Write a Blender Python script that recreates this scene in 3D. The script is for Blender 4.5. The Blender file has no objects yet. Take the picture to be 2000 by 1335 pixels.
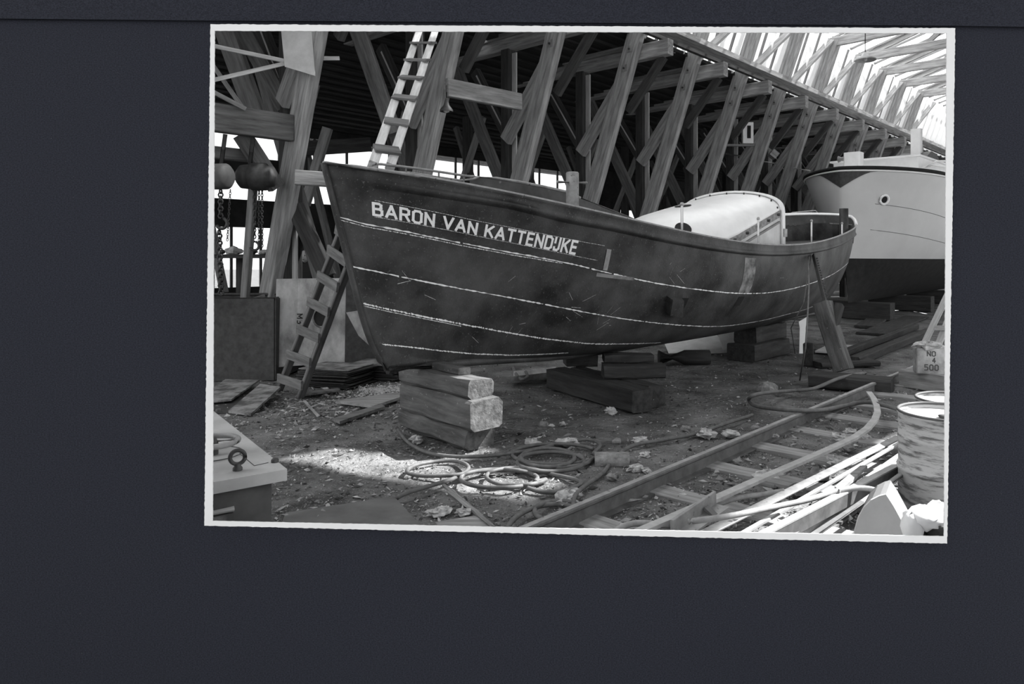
import bpy, math, random
import numpy as np
from mathutils import Vector, Matrix

random.seed(7)
rng = np.random.default_rng(11)
SC = bpy.context.scene
COL = SC.collection

# ------------------------------------------------------------------ camera
F, CX, HZ, CZ = 1400.0, 1135.0, 496.0, 1.7      # focal length (px of a 2000 px wide frame), axis, horizon, eye height
cam = bpy.data.cameras.new('camera')
cam.sensor_width = 36.0
cam.lens = 36.0 * F / 2000.0
cam.shift_x = (1000.0 - CX) / 2000.0
cam.shift_y = (HZ - 667.5) / 2000.0
cam.clip_start = 0.05
cam.clip_end = 300
camo = bpy.data.objects.new('camera', cam)
camo.location = (0, 0, CZ)
camo.rotation_euler = (math.pi / 2, 0, 0)
COL.objects.link(camo)
SC.camera = camo

# ------------------------------------------------------------------ light
W = bpy.data.worlds.new('overcast_sky')
SC.world = W
W.use_nodes = True
bg = W.node_tree.nodes['Background']
bg.inputs[0].default_value = (0.98, 0.99, 1.0, 1)
bg.inputs[1].default_value = 1.0
TAN_E = 1.04
SUN_H = Vector((0.97, 0.24, 0)).normalized()
sl = bpy.data.lights.new('sun', 'SUN')
sl.energy = 9.5
sl.angle = math.radians(0.8)
so = bpy.data.objects.new('sun', sl)
COL.objects.link(so)
so.rotation_euler = (SUN_H + Vector((0, 0, TAN_E))).to_track_quat('Z', 'Y').to_euler()
so.location = (12, 6, 14)

vs = SC.view_settings
vs.view_transform = 'Standard'
vs.look = 'None'
vs.exposure = 0.85
vs.gamma = 1.0
vs.use_curve_mapping = False


# ------------------------------------------------------------------ placing helpers
def at(px, py, d):
    """point at depth d in front of the eye"""
    return Vector(((px - CX) * d / F, d, CZ - (py - HZ) * d / F))


def gr(px, py, z=0.0):
    """point on the ground (or on a level z)"""
    d = F * (CZ - z) / (py - HZ)
    return Vector(((px - CX) * d / F, d, z))


TH = 0.70
U = Vector((math.sin(TH), math.cos(TH), 0))        # along the shed
EX = Vector((math.cos(TH), -math.sin(TH), 0))      # across the shed, towards the camera side
O = Vector((1.783, 14.68, 0))


def bl(x, a, z):
    """building coordinates: across, along, up"""
    return O + EX * x + U * a + Vector((0, 0, z))


# ------------------------------------------------------------------ mesh builder
def frame(d, up=(0, 0, 1)):
    d = Vector(d).normalized()
    up = Vector(up)
    if abs(d.dot(up)) > 0.98:
        up = Vector((0, 1, 0)) if abs(d.y) < 0.9 else Vector((1, 0, 0))
    s = d.cross(up).normalized()
    t = s.cross(d).normalized()
    return d, s, t


class MB:
    def __init__(self):
        self.v, self.f, self.g, self.sm = [], [], [], []

    def add(self, vs, fs, grain=None, smooth=False):
        n = len(self.v)
        self.v += [Vector(p) for p in vs]
        self.g += [Vector(p) for p in (grain if grain is not None else vs)]
        self.f += [tuple(i + n for i in f) for f in fs]
        self.sm += [smooth] * len(fs)
        return self

    def beam(self, p0, p1, w, h, up=(0, 0, 1), ch=0.0, w1=None, h1=None, wob=0.0, nseg=1):
        p0, p1 = Vector(p0), Vector(p1)
        d, s, t = frame(p1 - p0, up)
        ln = (p1 - p0).length
        w1 = w if w1 is None else w1
        h1 = h if h1 is None else h1
        go = Vector((random.uniform(0, 40), random.uniform(0, 40), random.uniform(0, 40)))
        V, G = [], []
        k = 8 if ch > 0 else 4
        for i in range(nseg + 1):
            a = i / nseg
            ww, hh = (w + (w1 - w) * a) / 2, (h + (h1 - h) * a) / 2
            if ch > 0:
                c = min(ch, ww * .8, hh * .8)
                sec = [(-ww + c, -hh), (ww - c, -hh), (ww, -hh + c), (ww, hh - c), (ww - c, hh), (-ww + c, hh), (-ww, hh - c), (-ww, -hh + c)]
            else:
                sec = [(-ww, -hh), (ww, -hh), (ww, hh), (-ww, hh)]
            for x, y in sec:
                jx = random.uniform(-wob, wob)
                jy = random.uniform(-wob, wob)
                jz = random.uniform(-wob, wob)
                V.append(p0 + d * (ln * a + jz) + s * (x + jx) + t * (y + jy))
                G.append(go + Vector((ln * a, x, y)))
        Fs = []
        for i in range(nseg):
            for j in range(k):
                Fs.append((i * k + j, i * k + (j + 1) % k, (i + 1) * k + (j + 1) % k, (i + 1) * k + j))
        Fs.append(tuple(reversed(range(k))))
        Fs.append(tuple(nseg * k + j for j in range(k)))
        return self.add(V, Fs, G)

    def box(self, c, sx, sy, sz, ang=0.0):
        c = Vector(c)
        R = Matrix.Rotation(ang, 3, 'Z')
        V = [c + R @ Vector((x * sx / 2, y * sy / 2, z * sz / 2)) for z in (-1, 1) for y in (-1, 1) for x in (-1, 1)]
        return self.add(V, [(0, 2, 3, 1), (4, 5, 7, 6), (0, 1, 5, 4), (2, 6, 7, 3), (0, 4, 6, 2), (1, 3, 7, 5)])

    def tube(self, pts, r, n=8, closed=False, cap=True, r1=None):
        pts = [Vector(p) for p in pts]
        N = len(pts)
        V, G = [], []
        prev = None
        acc = 0
        for i, p in enumerate(pts):
            if closed:
                d = pts[(i + 1) % N] - pts[i - 1]
            else:
                d = pts[min(i + 1, N - 1)] - pts[max(i - 1, 0)]
            d.normalize()
            if prev is None:
                _, s, t = frame(d)
            else:
                s = (prev - d * prev.dot(d)).normalized()
                t = d.cross(s)
            prev = s
            if i:
                acc += (p - pts[i - 1]).length
            rr = r if r1 is None else r + (r1 - r) * i / max(1, N - 1)
            for j in range(n):
                a = 2 * math.pi * j / n
                V.append(p + (s * math.cos(a) + t * math.sin(a)) * rr)
                G.append(Vector((acc, math.cos(a) * rr, math.sin(a) * rr)))
        Fs = []
        for i in range(N if closed else N - 1):
            for j in range(n):
                a, b = i * n, ((i + 1) % N) * n
                Fs.append((a + j, a + (j + 1) % n, b + (j + 1) % n, b + j))
        if cap and not closed:
            Fs.append(tuple(reversed(range(n))))
            Fs.append(tuple((N - 1) * n + j for j in range(n)))
        return self.add(V, Fs, G, smooth=True)

    def lathe(self, c, prof, n=24, axis=(0, 0, 1)):
        c = Vector(c)
        d, s, t = frame(axis)
        V, Fs = [], []
        for (r, z) in prof:
            for j in range(n):
                a = 2 * math.pi * j / n
                V.append(c + d * z + (s * math.cos(a) + t * math.sin(a)) * max(r, 1e-4))
        for i in range(len(prof) - 1):
            for j in range(n):
                Fs.append((i * n + j, i * n + (j + 1) % n, (i + 1) * n + (j + 1) % n, (i + 1) * n + j))
        return self.add(V, Fs, smooth=True)

    def prism(self, poly, th):
        """poly: 3d points (planar); extruded by vector th"""
        th = Vector(th)
        k = len(poly)
        V = [Vector(p) for p in poly] + [Vector(p) + th for p in poly]
        Fs = [tuple(range(k)), tuple(reversed(range(k, 2 * k)))]
        Fs += [(j, j + k, (j + 1) % k + k, (j + 1) % k) for j in range(k)]
        return self.add(V, Fs)

    def grid(self, fn, nu, nv, smooth=True):
        V, Fs, G = [], [], []
        for i in range(nu + 1):
            for j in range(nv + 1):
                V.append(fn(i / nu, j / nv))
        for i in range(nu):
            for j in range(nv):
                a = i * (nv + 1) + j
                Fs.append((a, a + nv + 1, a + nv + 2, a + 1))
        return self.add(V, Fs, None, smooth)

    def blob(self, c, rx, ry, rz, rough=0.3, seed=0, sub=2, ang=0):
        rnd = np.random.default_rng(seed)
        n, m = 6 + 2 * sub, 4 + sub
        V, Fs = [], []
        for i in range(m + 1):
            ph = math.pi * i / m
            for j in range(n):
                a = 2 * math.pi * j / n
                k = 1 + rough * rnd.uniform(-1, 1)
                p = Vector((rx * math.sin(ph) * math.cos(a) * k, ry * math.sin(ph) * math.sin(a) * k, rz * math.cos(ph) * k))
                V.append(Vector(c) + Matrix.Rotation(ang, 3, 'Z') @ p)
        for i in range(m):
            for j in range(n):
                Fs.append((i * n + j, (i + 1) * n + j, (i + 1) * n + (j + 1) % n, i * n + (j + 1) % n))
        return self.add(V, Fs)

    def mesh(self, name, mat, org=None):
        org = Vector(org) if org is not None else Vector((0, 0, 0))
        me = bpy.data.meshes.new(name)
        me.from_pydata([tuple(p - org) for p in self.v], [], self.f)
        me.polygons.foreach_set('use_smooth', self.sm)
        at_ = me.attributes.new('grain', 'FLOAT_VECTOR', 'POINT')
        at_.data.foreach_set('vector', np.array([tuple(g) for g in self.g], dtype=np.float32).ravel())
        if mat is not None:
            me.materials.append(mat)
        me.update()
        return me

    def build(self, name, mat, parent=None, label=None, org=None):
        if parent is not None:
            org = parent.get('_w')
            if org is None:
                org = WORLD[parent.name]
        if org is None:
            vv = np.array([tuple(p) for p in self.v])
            lo, hi = vv.min(0), vv.max(0)
            org = Vector(((lo[0] + hi[0]) / 2, (lo[1] + hi[1]) / 2, lo[2]))
        o = bpy.data.objects.new(name, self.mesh(name, mat, org))
        COL.objects.link(o)
        if parent is None:
            o.location = org
        else:
            o.parent = parent
        WORLD[o.name] = Vector(org)
        if label:
            o['label'] = label
        return o


WORLD = {}


def tag(o, label, cat, group=None, kind=None):
    if kind:
        o['kind'] = kind
    if label:
        o['label'] = label
    if cat:
        o['category'] = cat
    if group:
        o['group'] = group
    return o


def thing(name, label, cat, loc=(0, 0, 0), group=None, kind=None):
    o = bpy.data.objects.new(name, None)
    o.empty_display_size = 0.1
    COL.objects.link(o)
    o.location = loc
    WORLD[o.name] = Vector(loc)
    return tag(o, label, cat, group, kind)


def struct(name, mb, mat, label=None, cat=None):
    o = mb.build(name, mat)
    o['kind'] = 'structure'
    if label:
        o['label'] = label
    if cat:
        o['category'] = cat
    return o


def copy_tree(o, parent=None):
    c = o.copy()
    COL.objects.link(c)
    c.parent = parent
    for ch in o.children:
        copy_tree(ch, c)
    return c


# ------------------------------------------------------------------ materials
def nd(nt, t, **kw):
    n = nt.nodes.new(t)
    for k, v in kw.items():
        setattr(n, k, v)
    return n


def mat(name, lo, hi, scale=6.0, stretch=(1, 1, 1), rough=0.85, detail=6, contrast=(0.3, 0.7), bump=0.0, bscale=None,
        metal=0.0, speck=None, tint=None, island=0.0, coat=0.0, spec=0.3):
    """grey paint, wood, rust or soil: noise between two greys; speck = (scale, threshold, value)"""
    m = bpy.data.materials.new(name)
    m.use_nodes = True
    nt = m.node_tree
    b = nt.nodes['Principled BSDF']
    b.inputs['Roughness'].default_value = rough
    b.inputs['Metallic'].default_value = metal
    b.inputs['Specular IOR Level'].default_value = spec
    at_ = nd(nt, 'ShaderNodeAttribute', attribute_name='grain')
    mp = nd(nt, 'ShaderNodeMapping')
    mp.inputs['Scale'].default_value = stretch
    nt.links.new(at_.outputs['Vector'], mp.inputs['Vector'])
    nz = nd(nt, 'ShaderNodeTexNoise')
    nz.inputs['Scale'].default_value = scale
    nz.inputs['Detail'].default_value = detail
    nz.inputs['Roughness'].default_value = 0.62
    nt.links.new(mp.outputs[0], nz.inputs['Vector'])
    rp = nd(nt, 'ShaderNodeValToRGB')
    t = tint or (1, 1, 1)
    rp.color_ramp.elements[0].position = contrast[0]
    rp.color_ramp.elements[1].position = contrast[1]
    rp.color_ramp.elements[0].color = (lo * t[0], lo * t[1], lo * t[2], 1)
    rp.color_ramp.elements[1].color = (hi * t[0], hi * t[1], hi * t[2], 1)
    nt.links.new(nz.outputs['Fac'], rp.inputs['Fac'])
    col = rp.outputs['Color']
    if speck:
        sc_, th_, val = speck
        n2 = nd(nt, 'ShaderNodeTexNoise')
        n2.inputs['Scale'].default_value = sc_
        n2.inputs['Detail'].default_value = 3
        nt.links.new(at_.outputs['Vector'], n2.inputs['Vector'])
        r2 = nd(nt, 'ShaderNodeValToRGB')
        r2.color_ramp.elements[0].position = th_
        r2.color_ramp.elements[1].position = th_ + 0.05
        nt.links.new(n2.outputs['Fac'], r2.inputs['Fac'])
        mx = nd(nt, 'ShaderNodeMix', data_type='RGBA')
        nt.links.new(r2.outputs['Color'], mx.inputs['Factor'])
        nt.links.new(col, mx.inputs['A'])
        mx.inputs['B'].default_value = (val, val, val, 1)
        col = mx.outputs['Result']
    if island:
        ge = nd(nt, 'ShaderNodeNewGeometry')
        mr = nd(nt, 'ShaderNodeMapRange')
        mr.inputs['To Min'].default_value = 1 - island
        mr.inputs['To Max'].default_value = 1 + island * 2.5
        nt.links.new(ge.outputs['Random Per Island'], mr.inputs['Value'])
        hs = nd(nt, 'ShaderNodeVectorMath', operation='SCALE')
        nt.links.new(col, hs.inputs[0])
        nt.links.new(mr.outputs[0], hs.inputs['Scale'])
        col = hs.outputs[0]
    nt.links.new(col, b.inputs['Base Color'])
    if bump:
        bp = nd(nt, 'ShaderNodeBump')
        bp.inputs['Strength'].default_value = 1.0
        bp.inputs['Distance'].default_value = bump
        if bscale:
            n3 = nd(nt, 'ShaderNodeTexNoise')
            n3.inputs['Scale'].default_value = bscale
            n3.inputs['Detail'].default_value = 5
            nt.links.new(at_.outputs['Vector'], n3.inputs['Vector'])
            nt.links.new(n3.outputs['Fac'], bp.inputs['Height'])
        else:
            nt.links.new(nz.outputs['Fac'], bp.inputs['Height'])
        nt.links.new(bp.outputs[0], b.inputs['Normal'])
    return m


GRAIN = (.9, 9, 9)
M = {}
M['wood'] = mat('weathered_timber', .17, .46, 2.2, GRAIN, .85, bump=.004)
M['wood_dim'] = mat('dark_grey_timber', .07, .2, 2.2, GRAIN, .88, bump=.004)  # grained timber, a step darker than the weathered one
M['wood_dk'] = mat('dark_timber', .025, .075, 2.2, GRAIN, .9, bump=.004)
M['wood_lt'] = mat('pale_timber', .36, .68, 2.5, GRAIN, .8, bump=.003)
M['wood_mid'] = mat('grey_timber', .14, .34, 2.3, GRAIN, .85, bump=.004)
M['block'] = mat('keel_block_timber', .045, .15, 2.0, (1, 7, 7), .9, bump=.012, speck=(30, .68, .2))
M['block_dk'] = mat('dark_block_timber', .018, .055, 2.0, (1, 7, 7), .9, bump=.01, speck=(30, .72, .16))  # darker tone of the block timber
M['hull'] = mat('hull_red_lead', .016, .085, 1.7, (1, 1, 1), .58, detail=13, contrast=(.36, .66), bump=.003, bscale=55, speck=(48, .64, .095))
M['hull_in'] = mat('hull_inside', .05, .10, 4, (1, 1, 1), .7, speck=(9, .68, .18))
M['chalk'] = mat('chalk', .75, .92, 30, rough=1, contrast=(.35, .55))
M['paint_w'] = mat('white_lettering', .86, .93, 8, rough=.6)
M['white'] = mat('white_gloss_paint', .78, .88, 5, rough=.35, contrast=(.2, .6))
M['yacht'] = mat('pale_grey_primer', .52, .62, 1.2, rough=.5, contrast=(.2, .8))
M['black'] = mat('black_antifouling', .006, .02, 6, rough=.8)
M['iron'] = mat('dark_iron', .02, .06, 12, rough=.6, spec=.5)
M['steel'] = mat('worn_steel', .16, .34, 9, (1, 1, 1), .45, spec=.5, speck=(20, .66, .06))
M['steel_lt'] = mat('bright_steel', .26, .44, 9, (1, 1, 1), .5, spec=.5)
M['rail'] = mat('rail_steel', .06, .15, 9, rough=.6, spec=.5)
M['hose'] = mat('rubber_hose', .07, .14, 14, rough=.6, spec=.4)
M['hose_lt'] = mat('dusty_hose', .22, .36, 14, rough=.7)
M['rag'] = mat('dirty_rag', .2, .6, 18, rough=.95)
M['stone'] = mat('rubble_stone', .10, .28, 18, rough=.95, bump=.006)
M['drum'] = mat('scratched_drum_paint', .14, .50, 9, (.5, .5, 3), .6, detail=9, contrast=(.40, .52))
M['drum_in'] = mat('drum_lid_paint', .3, .5, 9, rough=.7)
M['panel'] = mat('grey_sheet', .12, .55, 2.5, (1, 1, .6), .75, detail=8, contrast=(.34, .62))
M['plate'] = mat('dusty_plate', .07, .26, 5, rough=.8, detail=8, contrast=(.4, .6))
M['plywood'] = mat('worn_plywood', .09, .15, 4, (1, 1, 1), .8)
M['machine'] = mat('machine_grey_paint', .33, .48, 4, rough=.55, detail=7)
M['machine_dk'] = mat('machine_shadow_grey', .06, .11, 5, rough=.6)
M['aisle_board'] = mat('dark_board', .012, .035, 2, GRAIN, .95)  # very dark grained boards
M['wallm'] = mat('dark_wall', .012, .04, 2, (1, 1, .2), .95)  # one very dark mottled grey
M['sheet_lt'] = mat('pale_sheet', .45, .62, 5, rough=.6)
M['chip'] = mat('wood_chips', .07, .22, 9, rough=.95, island=.75)
M['dust'] = mat('pale_dust', .3, .55, 25, rough=1, bump=.01)
M['skin'] = mat('skin', .42, .55, 9, rough=.6)
M['coat'] = mat('dark_coat', .02, .04, 12, rough=.95)
M['hoodm'] = mat('cowl_zinc', .42, .52, 6, rough=.5, spec=.5)
M['hood_dk'] = mat('cowl_shaded', .16, .22, 6, rough=.6)  # same cowl metal, shade of the turned faces put into the colour
M['page'] = mat('navy_album_paper', .0135, .038, 190, (1, 1, 1.6), .95, detail=5, tint=(.79, .85, 1.14), bump=.0015, bscale=420, speck=(160, .735, .13), spec=.1)
M['print'] = mat('white_photo_paper', .60, .64, 8, rough=.55)
M['ground'] = mat('yard_soil', .038, .20, 1.9, (1, 1, 1), .95, detail=15, contrast=(.33, .68), bump=.045, bscale=16, speck=(70, .61, .22))

g = bpy.data.materials.new('diffusing_glass')
g.use_nodes = True
nt = g.node_tree
nt.nodes.remove(nt.nodes['Principled BSDF'])
tr = nd(nt, 'ShaderNodeBsdfTransparent')
tr.inputs[0].default_value = (.95, .95, .95, 1)
tl = nd(nt, 'ShaderNodeBsdfTranslucent')
tl.inputs[0].default_value = (.9, .9, .9, 1)
ms = nd(nt, 'ShaderNodeMixShader')
ms.inputs[0].default_value = 0.5  # translucent half added to soften the sun through the panes
nt.links.new(tr.outputs[0], ms.inputs[1])
nt.links.new(tl.outputs[0], ms.inputs[2])
nt.links.new(ms.outputs[0], nt.nodes['Material Output'].inputs[0])
M['glass'] = g
g2 = g.copy()
g2.name = 'window_glass'
for n in g2.node_tree.nodes:
    if n.type == 'MIX_SHADER':
        n.inputs[0].default_value = 0.12
M['pane'] = g2

# ================================================================== SETTING
# ground, uneven
def ground_z(x, y):
    return (.010 * math.sin(x * 2.1 + y * 1.3) + .008 * math.sin(x * 5.3 - y * 4.1) + .006 * math.sin(x * 11 + y * 9.7)) - .012


gm = MB()
gm.grid(lambda a, b: Vector((-9 + 19 * a, 1.0 + 21 * b, ground_z(-9 + 19 * a, 1 + 21 * b))), 150, 170)
for (x0, x1, y0, y1) in ((-60, -9, -20, 80), (10, 60, -20, 80), (-9, 10, -20, 1), (-9, 10, 22, 80)):
    gm.add([(x0, y0, -.02), (x1, y0, -.02), (x1, y1, -.02), (x0, y1, -.02)], [(0, 1, 2, 3)])
struct('floor', gm, M['ground'], 'dark trodden soil of the boatyard strewn with chips', 'ground')

# --- aisle roof (opaque boards) behind the trusses
A0, A1 = -13.0, 34.0
roof = thing('ceiling', 'dark boarded lean-to roof behind the timber trusses', 'roof', bl(-5, 8, 5), kind='structure')
bd = None
nb = 30
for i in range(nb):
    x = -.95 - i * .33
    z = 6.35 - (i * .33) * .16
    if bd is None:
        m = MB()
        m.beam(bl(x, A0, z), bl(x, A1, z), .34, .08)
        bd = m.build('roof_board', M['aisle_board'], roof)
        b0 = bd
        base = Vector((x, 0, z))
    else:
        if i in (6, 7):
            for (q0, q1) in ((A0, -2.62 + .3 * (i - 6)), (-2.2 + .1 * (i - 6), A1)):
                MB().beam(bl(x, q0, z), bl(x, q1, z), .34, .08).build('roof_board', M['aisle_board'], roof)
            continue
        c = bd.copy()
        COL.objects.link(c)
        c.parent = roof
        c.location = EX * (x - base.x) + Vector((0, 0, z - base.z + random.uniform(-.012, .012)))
# --- near slope of the nave roof: boards from ridge to eave, with a gap shaped to let the sun onto the soil
RX, RZ, EXX, EZ = 3.0, 9.2, 9.5, 6.25
nroof = thing('ceiling', 'boarded slope of the nave roof at the upper right', 'roof', bl(7, 8, 7), kind='structure')


def nz_(x):
    return RZ - (x - RX) * (RZ - EZ) / (EXX - RX)


proto = None
k = 0
a = -13.05
while a < 34:
    if abs(a + .25 + 3.3) < .26:
        for (xa, xb) in ((RX, 6.62), (8.40, EXX)):
            MB().beam(bl(xa, a + .25, nz_(xa)), bl(xb, a + .25, nz_(xb)), .502, .03).build('roof_board', M['wood_dk'], nroof)
    elif abs(a + .25 + 2.8) < .26:
        MB().beam(bl(RX, a + .25, nz_(RX)), bl(6.95, a + .25, nz_(6.95)), .502, .03).build('roof_board', M['wood_dk'], nroof)
        MB().beam(bl(7.55, a + .25, nz_(7.55)), bl(EXX, a + .25, nz_(EXX)), .502, .03).build('roof_board', M['wood_dk'], nroof)
    elif proto is None:
        proto = MB().beam(bl(RX, a + .25, nz_(RX)), bl(EXX, a + .25, nz_(EXX)), .502, .03).build('roof_board', M['wood_dk'], nroof)
        pa = a
    else:
        c = proto.copy()
        COL.objects.link(c)
        c.parent = nroof
        c.location = U * (a - pa)
    a += .5
# purlins and posts that carry that slope
pm = thing('trim_4', 'timber posts and purlins under the boarded nave slope', 'timber frame', bl(9.3, 8, 0), kind='structure')
MB().beam(bl(9.3, A0, EZ - .1), bl(9.3, A1, EZ - .1), .2, .25).build('eave_purlin', M['wood'], pm)
MB().beam(bl(RX, A0, RZ - .12), bl(RX, A1, RZ - .12), .2, .25).build('ridge_purlin', M['wood'], pm)
for aa in range(6, 34, 5):
    MB().beam(bl(9.3, aa, 0), bl(9.3, aa, EZ - .1), .22, .22).build('post', M['wood'], pm)

# --- steep glazed clerestory standing on the wall plate, and a low slope above it, glazing added for light from above
S = 2.3


def sx(z):
    return -.676 + (z - 6.24) / 2.78


glz = thing('window_1', 'steep glazed clerestory of the shed above the boats', 'roof glazing', bl(-.4, 8, 7), kind='structure')
upg = thing('window_2', 'low slope at the top of the shed roof, glazing added for light', 'roof glazing', bl(1.5, 8, 8.7), kind='structure')
pp = None
a = -5 * S
while a < 15 * S:
    if pp is None:
        pp = MB().beam(bl(sx(6.35) - .22, a + .38, 6.35), bl(sx(8.25) - .22, a + .38, 8.25), .72, .008, up=(1, 0, 0)).build('glass_pane', M['glass'], glz)
        b1 = MB().beam(bl(sx(6.3) - .20, a, 6.3), bl(sx(8.25) - .20, a, 8.25), .05, .06, up=EX).build('glazing_bar', M['wood_mid'], glz)
        p2 = MB().beam(bl(-.05, a + .38, 8.30), bl(RX, a + .38, RZ), .72, .008).build('glass_pane', M['glass'], upg)
        b2 = MB().beam(bl(-.1, a, 8.26), bl(RX, a, RZ - .05), .05, .07).build('glazing_bar', M['wood_mid'], upg)
        a0 = a
    else:
        for s_, pr in ((pp, glz), (b1, glz), (p2, upg), (b2, upg)):
            c = s_.copy()
            COL.objects.link(c)
            c.parent = pr
            c.location = U * (a - a0)
    a += S / 3

# --- wall plates along the beam ends
for n, (x, z, w, h, ml) in enumerate(((-.02, 6.25, .24, .10, 'wood'), (.22, 6.2, .12, .12, 'wood'), (-.35, 6.28, .10, .12, 'wood_dk'))):
    struct('trim_%d' % (n + 1), MB().beam(bl(x, A0, z), bl(x, A1, z), w, h), M[ml], 'long timber wall plate under the glazed roof, %s' % ('middle', 'outermost', 'innermost')[n] + ' of three', 'wall plate')

# --- back wall of the aisle with window bands
BX = -9.4
wall = thing('wall_back', 'dark back wall of the shed with window bands', 'wall', bl(BX, 4, 0), kind='structure')


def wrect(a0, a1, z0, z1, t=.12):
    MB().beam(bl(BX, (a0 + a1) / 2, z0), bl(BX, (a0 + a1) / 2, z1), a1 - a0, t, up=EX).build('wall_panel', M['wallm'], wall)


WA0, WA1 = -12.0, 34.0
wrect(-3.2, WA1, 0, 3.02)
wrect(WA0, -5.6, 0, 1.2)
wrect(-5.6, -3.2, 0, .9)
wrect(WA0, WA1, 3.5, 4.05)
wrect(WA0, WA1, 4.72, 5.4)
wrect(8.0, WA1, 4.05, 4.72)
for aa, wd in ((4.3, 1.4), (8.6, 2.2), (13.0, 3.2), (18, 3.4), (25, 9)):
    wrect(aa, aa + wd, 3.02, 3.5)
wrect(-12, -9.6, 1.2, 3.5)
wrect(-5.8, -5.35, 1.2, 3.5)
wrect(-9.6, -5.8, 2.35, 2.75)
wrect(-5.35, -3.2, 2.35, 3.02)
nwin = 2


def window(a0, a1, z0, z1, n, lab):
    global nwin
    nwin += 1
    o = thing('window_%d' % nwin, lab, 'window', bl(BX, (a0 + a1) / 2, z0), kind='structure')
    st = (a1 - a0) / n
    for i in range(n):
        MB().beam(bl(BX, a0 + st * (i + .5), z0), bl(BX, a0 + st * (i + .5), z1), st - .03, .006, up=EX).build('pane', M['pane'], o)
    for i in range(n + 1):
        MB().beam(bl(BX, a0 + st * i, z0), bl(BX, a0 + st * i, z1), .05, .06, up=EX).build('mullion', M['wood_dk'], o)
    return o


window(-5.35, 8.0, 4.05, 4.72, 14, 'upper band of windows in the dark back wall')
window(-3.2, 4.3, 3.02, 3.5, 10, 'lower band of windows behind the bow of the dark boat')
window(-9.6, -5.8, 2.75, 3.5, 4, 'window high in the back wall at the left edge')
window(-9.6, -5.8, 1.2, 2.35, 3, 'tall bright window behind the chain hoists')
window(-5.35, -3.2, .9, 2.35, 3, 'bright window left of the raking strut foot')
window(5.7, 8.6, 3.02, 3.5, 3, 'small window between struts right of the mooring post')
window(10.8, 13.0, 3.02, 3.5, 2, 'small window between struts above the white canopy')
window(16.2, 18.0, 3.02, 3.5, 2, 'narrow window far back between the struts')

# ================================================================== TRUSSES
ORD = ['first', 'second', 'third', 'fourth', 'fifth', 'sixth', 'seventh', 'eighth', 'ninth', 'tenth', 'eleventh', 'twelfth', 'thirteenth']
truss_proto = None


def V3(x, y, z):
    return Vector((x, y, z))


def strut_x(z):
    return -.676 + (z - 6.24) / 2.78


t = thing('timber_truss', None, 'timber frame', (0, 0, 0), 'raking timber trusses of the shed')
CH = .012
MB().beam(V3(strut_x(0), -.20, 0), V3(strut_x(8.15), -.20, 8.15), .17, .36, up=(1, 0, 0), ch=CH).build('strut', M['wood'], t)
MB().beam(V3(-2.28, 0, 0), V3(-2.28, 0, 5.78), .27, .22, up=(1, 0, 0), ch=CH).build('post', M['wood_dk'], t)
MB().beam(V3(-2.13, -.02, 1.2), V3(-2.13, -.02, 5.7), .03, .16, up=(1, 0, 0)).build('batten', M['wood_lt'], t)
MB().beam(V3(-4.6, 0, 5.93), V3(.06, 0, 5.93), .2, .32, ch=CH).build('tie_beam', M['wood'], t)
MB().beam(V3(-3.4, -.13, 6.06), V3(-.62, -.13, 6.06), .05, .11).build('cleat', M['wood_mid'], t)
MB().beam(V3(-2.2, -.17, 3.95), V3(-1.0, -.17, 5.42), .12, .28, up=(1, 0, 0), ch=CH).build('brace', M['wood'], t)
MB().beam(V3(-2.3, -.04, 4.1), V3(-3.25, -.04, 5.5), .12, .22, up=(1, 0, 0), ch=CH).build('brace', M['wood_dk'], t)
MB().beam(V3(-2.28, -.10, 4.12), V3(-3.15, -.10, 5.4), .02, .03, up=(1, 0, 0)).build('cleat', M['wood_lt'], t)  # pale strip added along the dark brace as its light upper edge
MB().beam(V3(-4.1, .16, 5.78), V3(-1.5, .16, 1.0), .14, .24, up=(1, 0, 0), ch=CH).build('strut', M['wood_dim'], t)
MB().beam(V3(-6.3, .1, 0), V3(-6.3, .1, 5.3), .2, .2).build('post', M['wood_dk'], t)
MB().beam(V3(-7.6, .0, 1.2), V3(-5.6, .0, 5.2), .10, .16, up=(1, 0, 0)).build('strut', M['wood_mid'], t)
MB().beam(V3(-5.0, .2, 1.0), V3(-6.9, .2, 5.1), .10, .14, up=(1, 0, 0)).build('strut', M['wood_dim'], t)
MB().beam(V3(-.15, .06, 5.78), V3(-1.05, .06, 4.75), .10, .18, up=(1, 0, 0)).build('brace', M['wood_dk'], t)
MB().beam(V3(-.08, -.2, 8.07), V3(5.6, -.2, 8.07), .13, .27, ch=CH).build('collar', M['wood'], t)
MB().beam(V3(strut_x(6.3) - .02, .0, 6.3), V3(strut_x(8.1) - .02, S - .3, 8.1), .09, .19, up=(-2.78, 0, 1), ch=.006).build('wind_brace', M['wood'], t)
MB().beam(V3(RX - .1, .42, RZ - .12), V3(EXX, .42, EZ - .08), .10, .18).build('rafter', M['wood'], t)
MB().beam(V3(.1, .1, 8.2), V3(RX, .1, RZ - .1), .10, .16).build('rafter', M['wood'], t)
MB().beam(V3(1.9, .1, 8.2), V3(RX, .1, RZ - .1), .10, .14, up=(1, 0, 0)).build('brace', M['wood_mid'], t)
for (x, z) in ((strut_x(5.98) + .0, 5.98), (strut_x(5.6), 5.6)):
    MB().beam(V3(x, -.28, z - .07), V3(x, -.28, z + .07), .14, .025, up=(0, 1, 0)).build('washer', M['wood_mid'], t)
    MB().lathe(V3(x, -.30, z), [(0, .02), (.022, .02), (.022, 0)], 8, axis=(0, -1, 0)).build('bolt', M['iron'], t)
first = True
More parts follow.
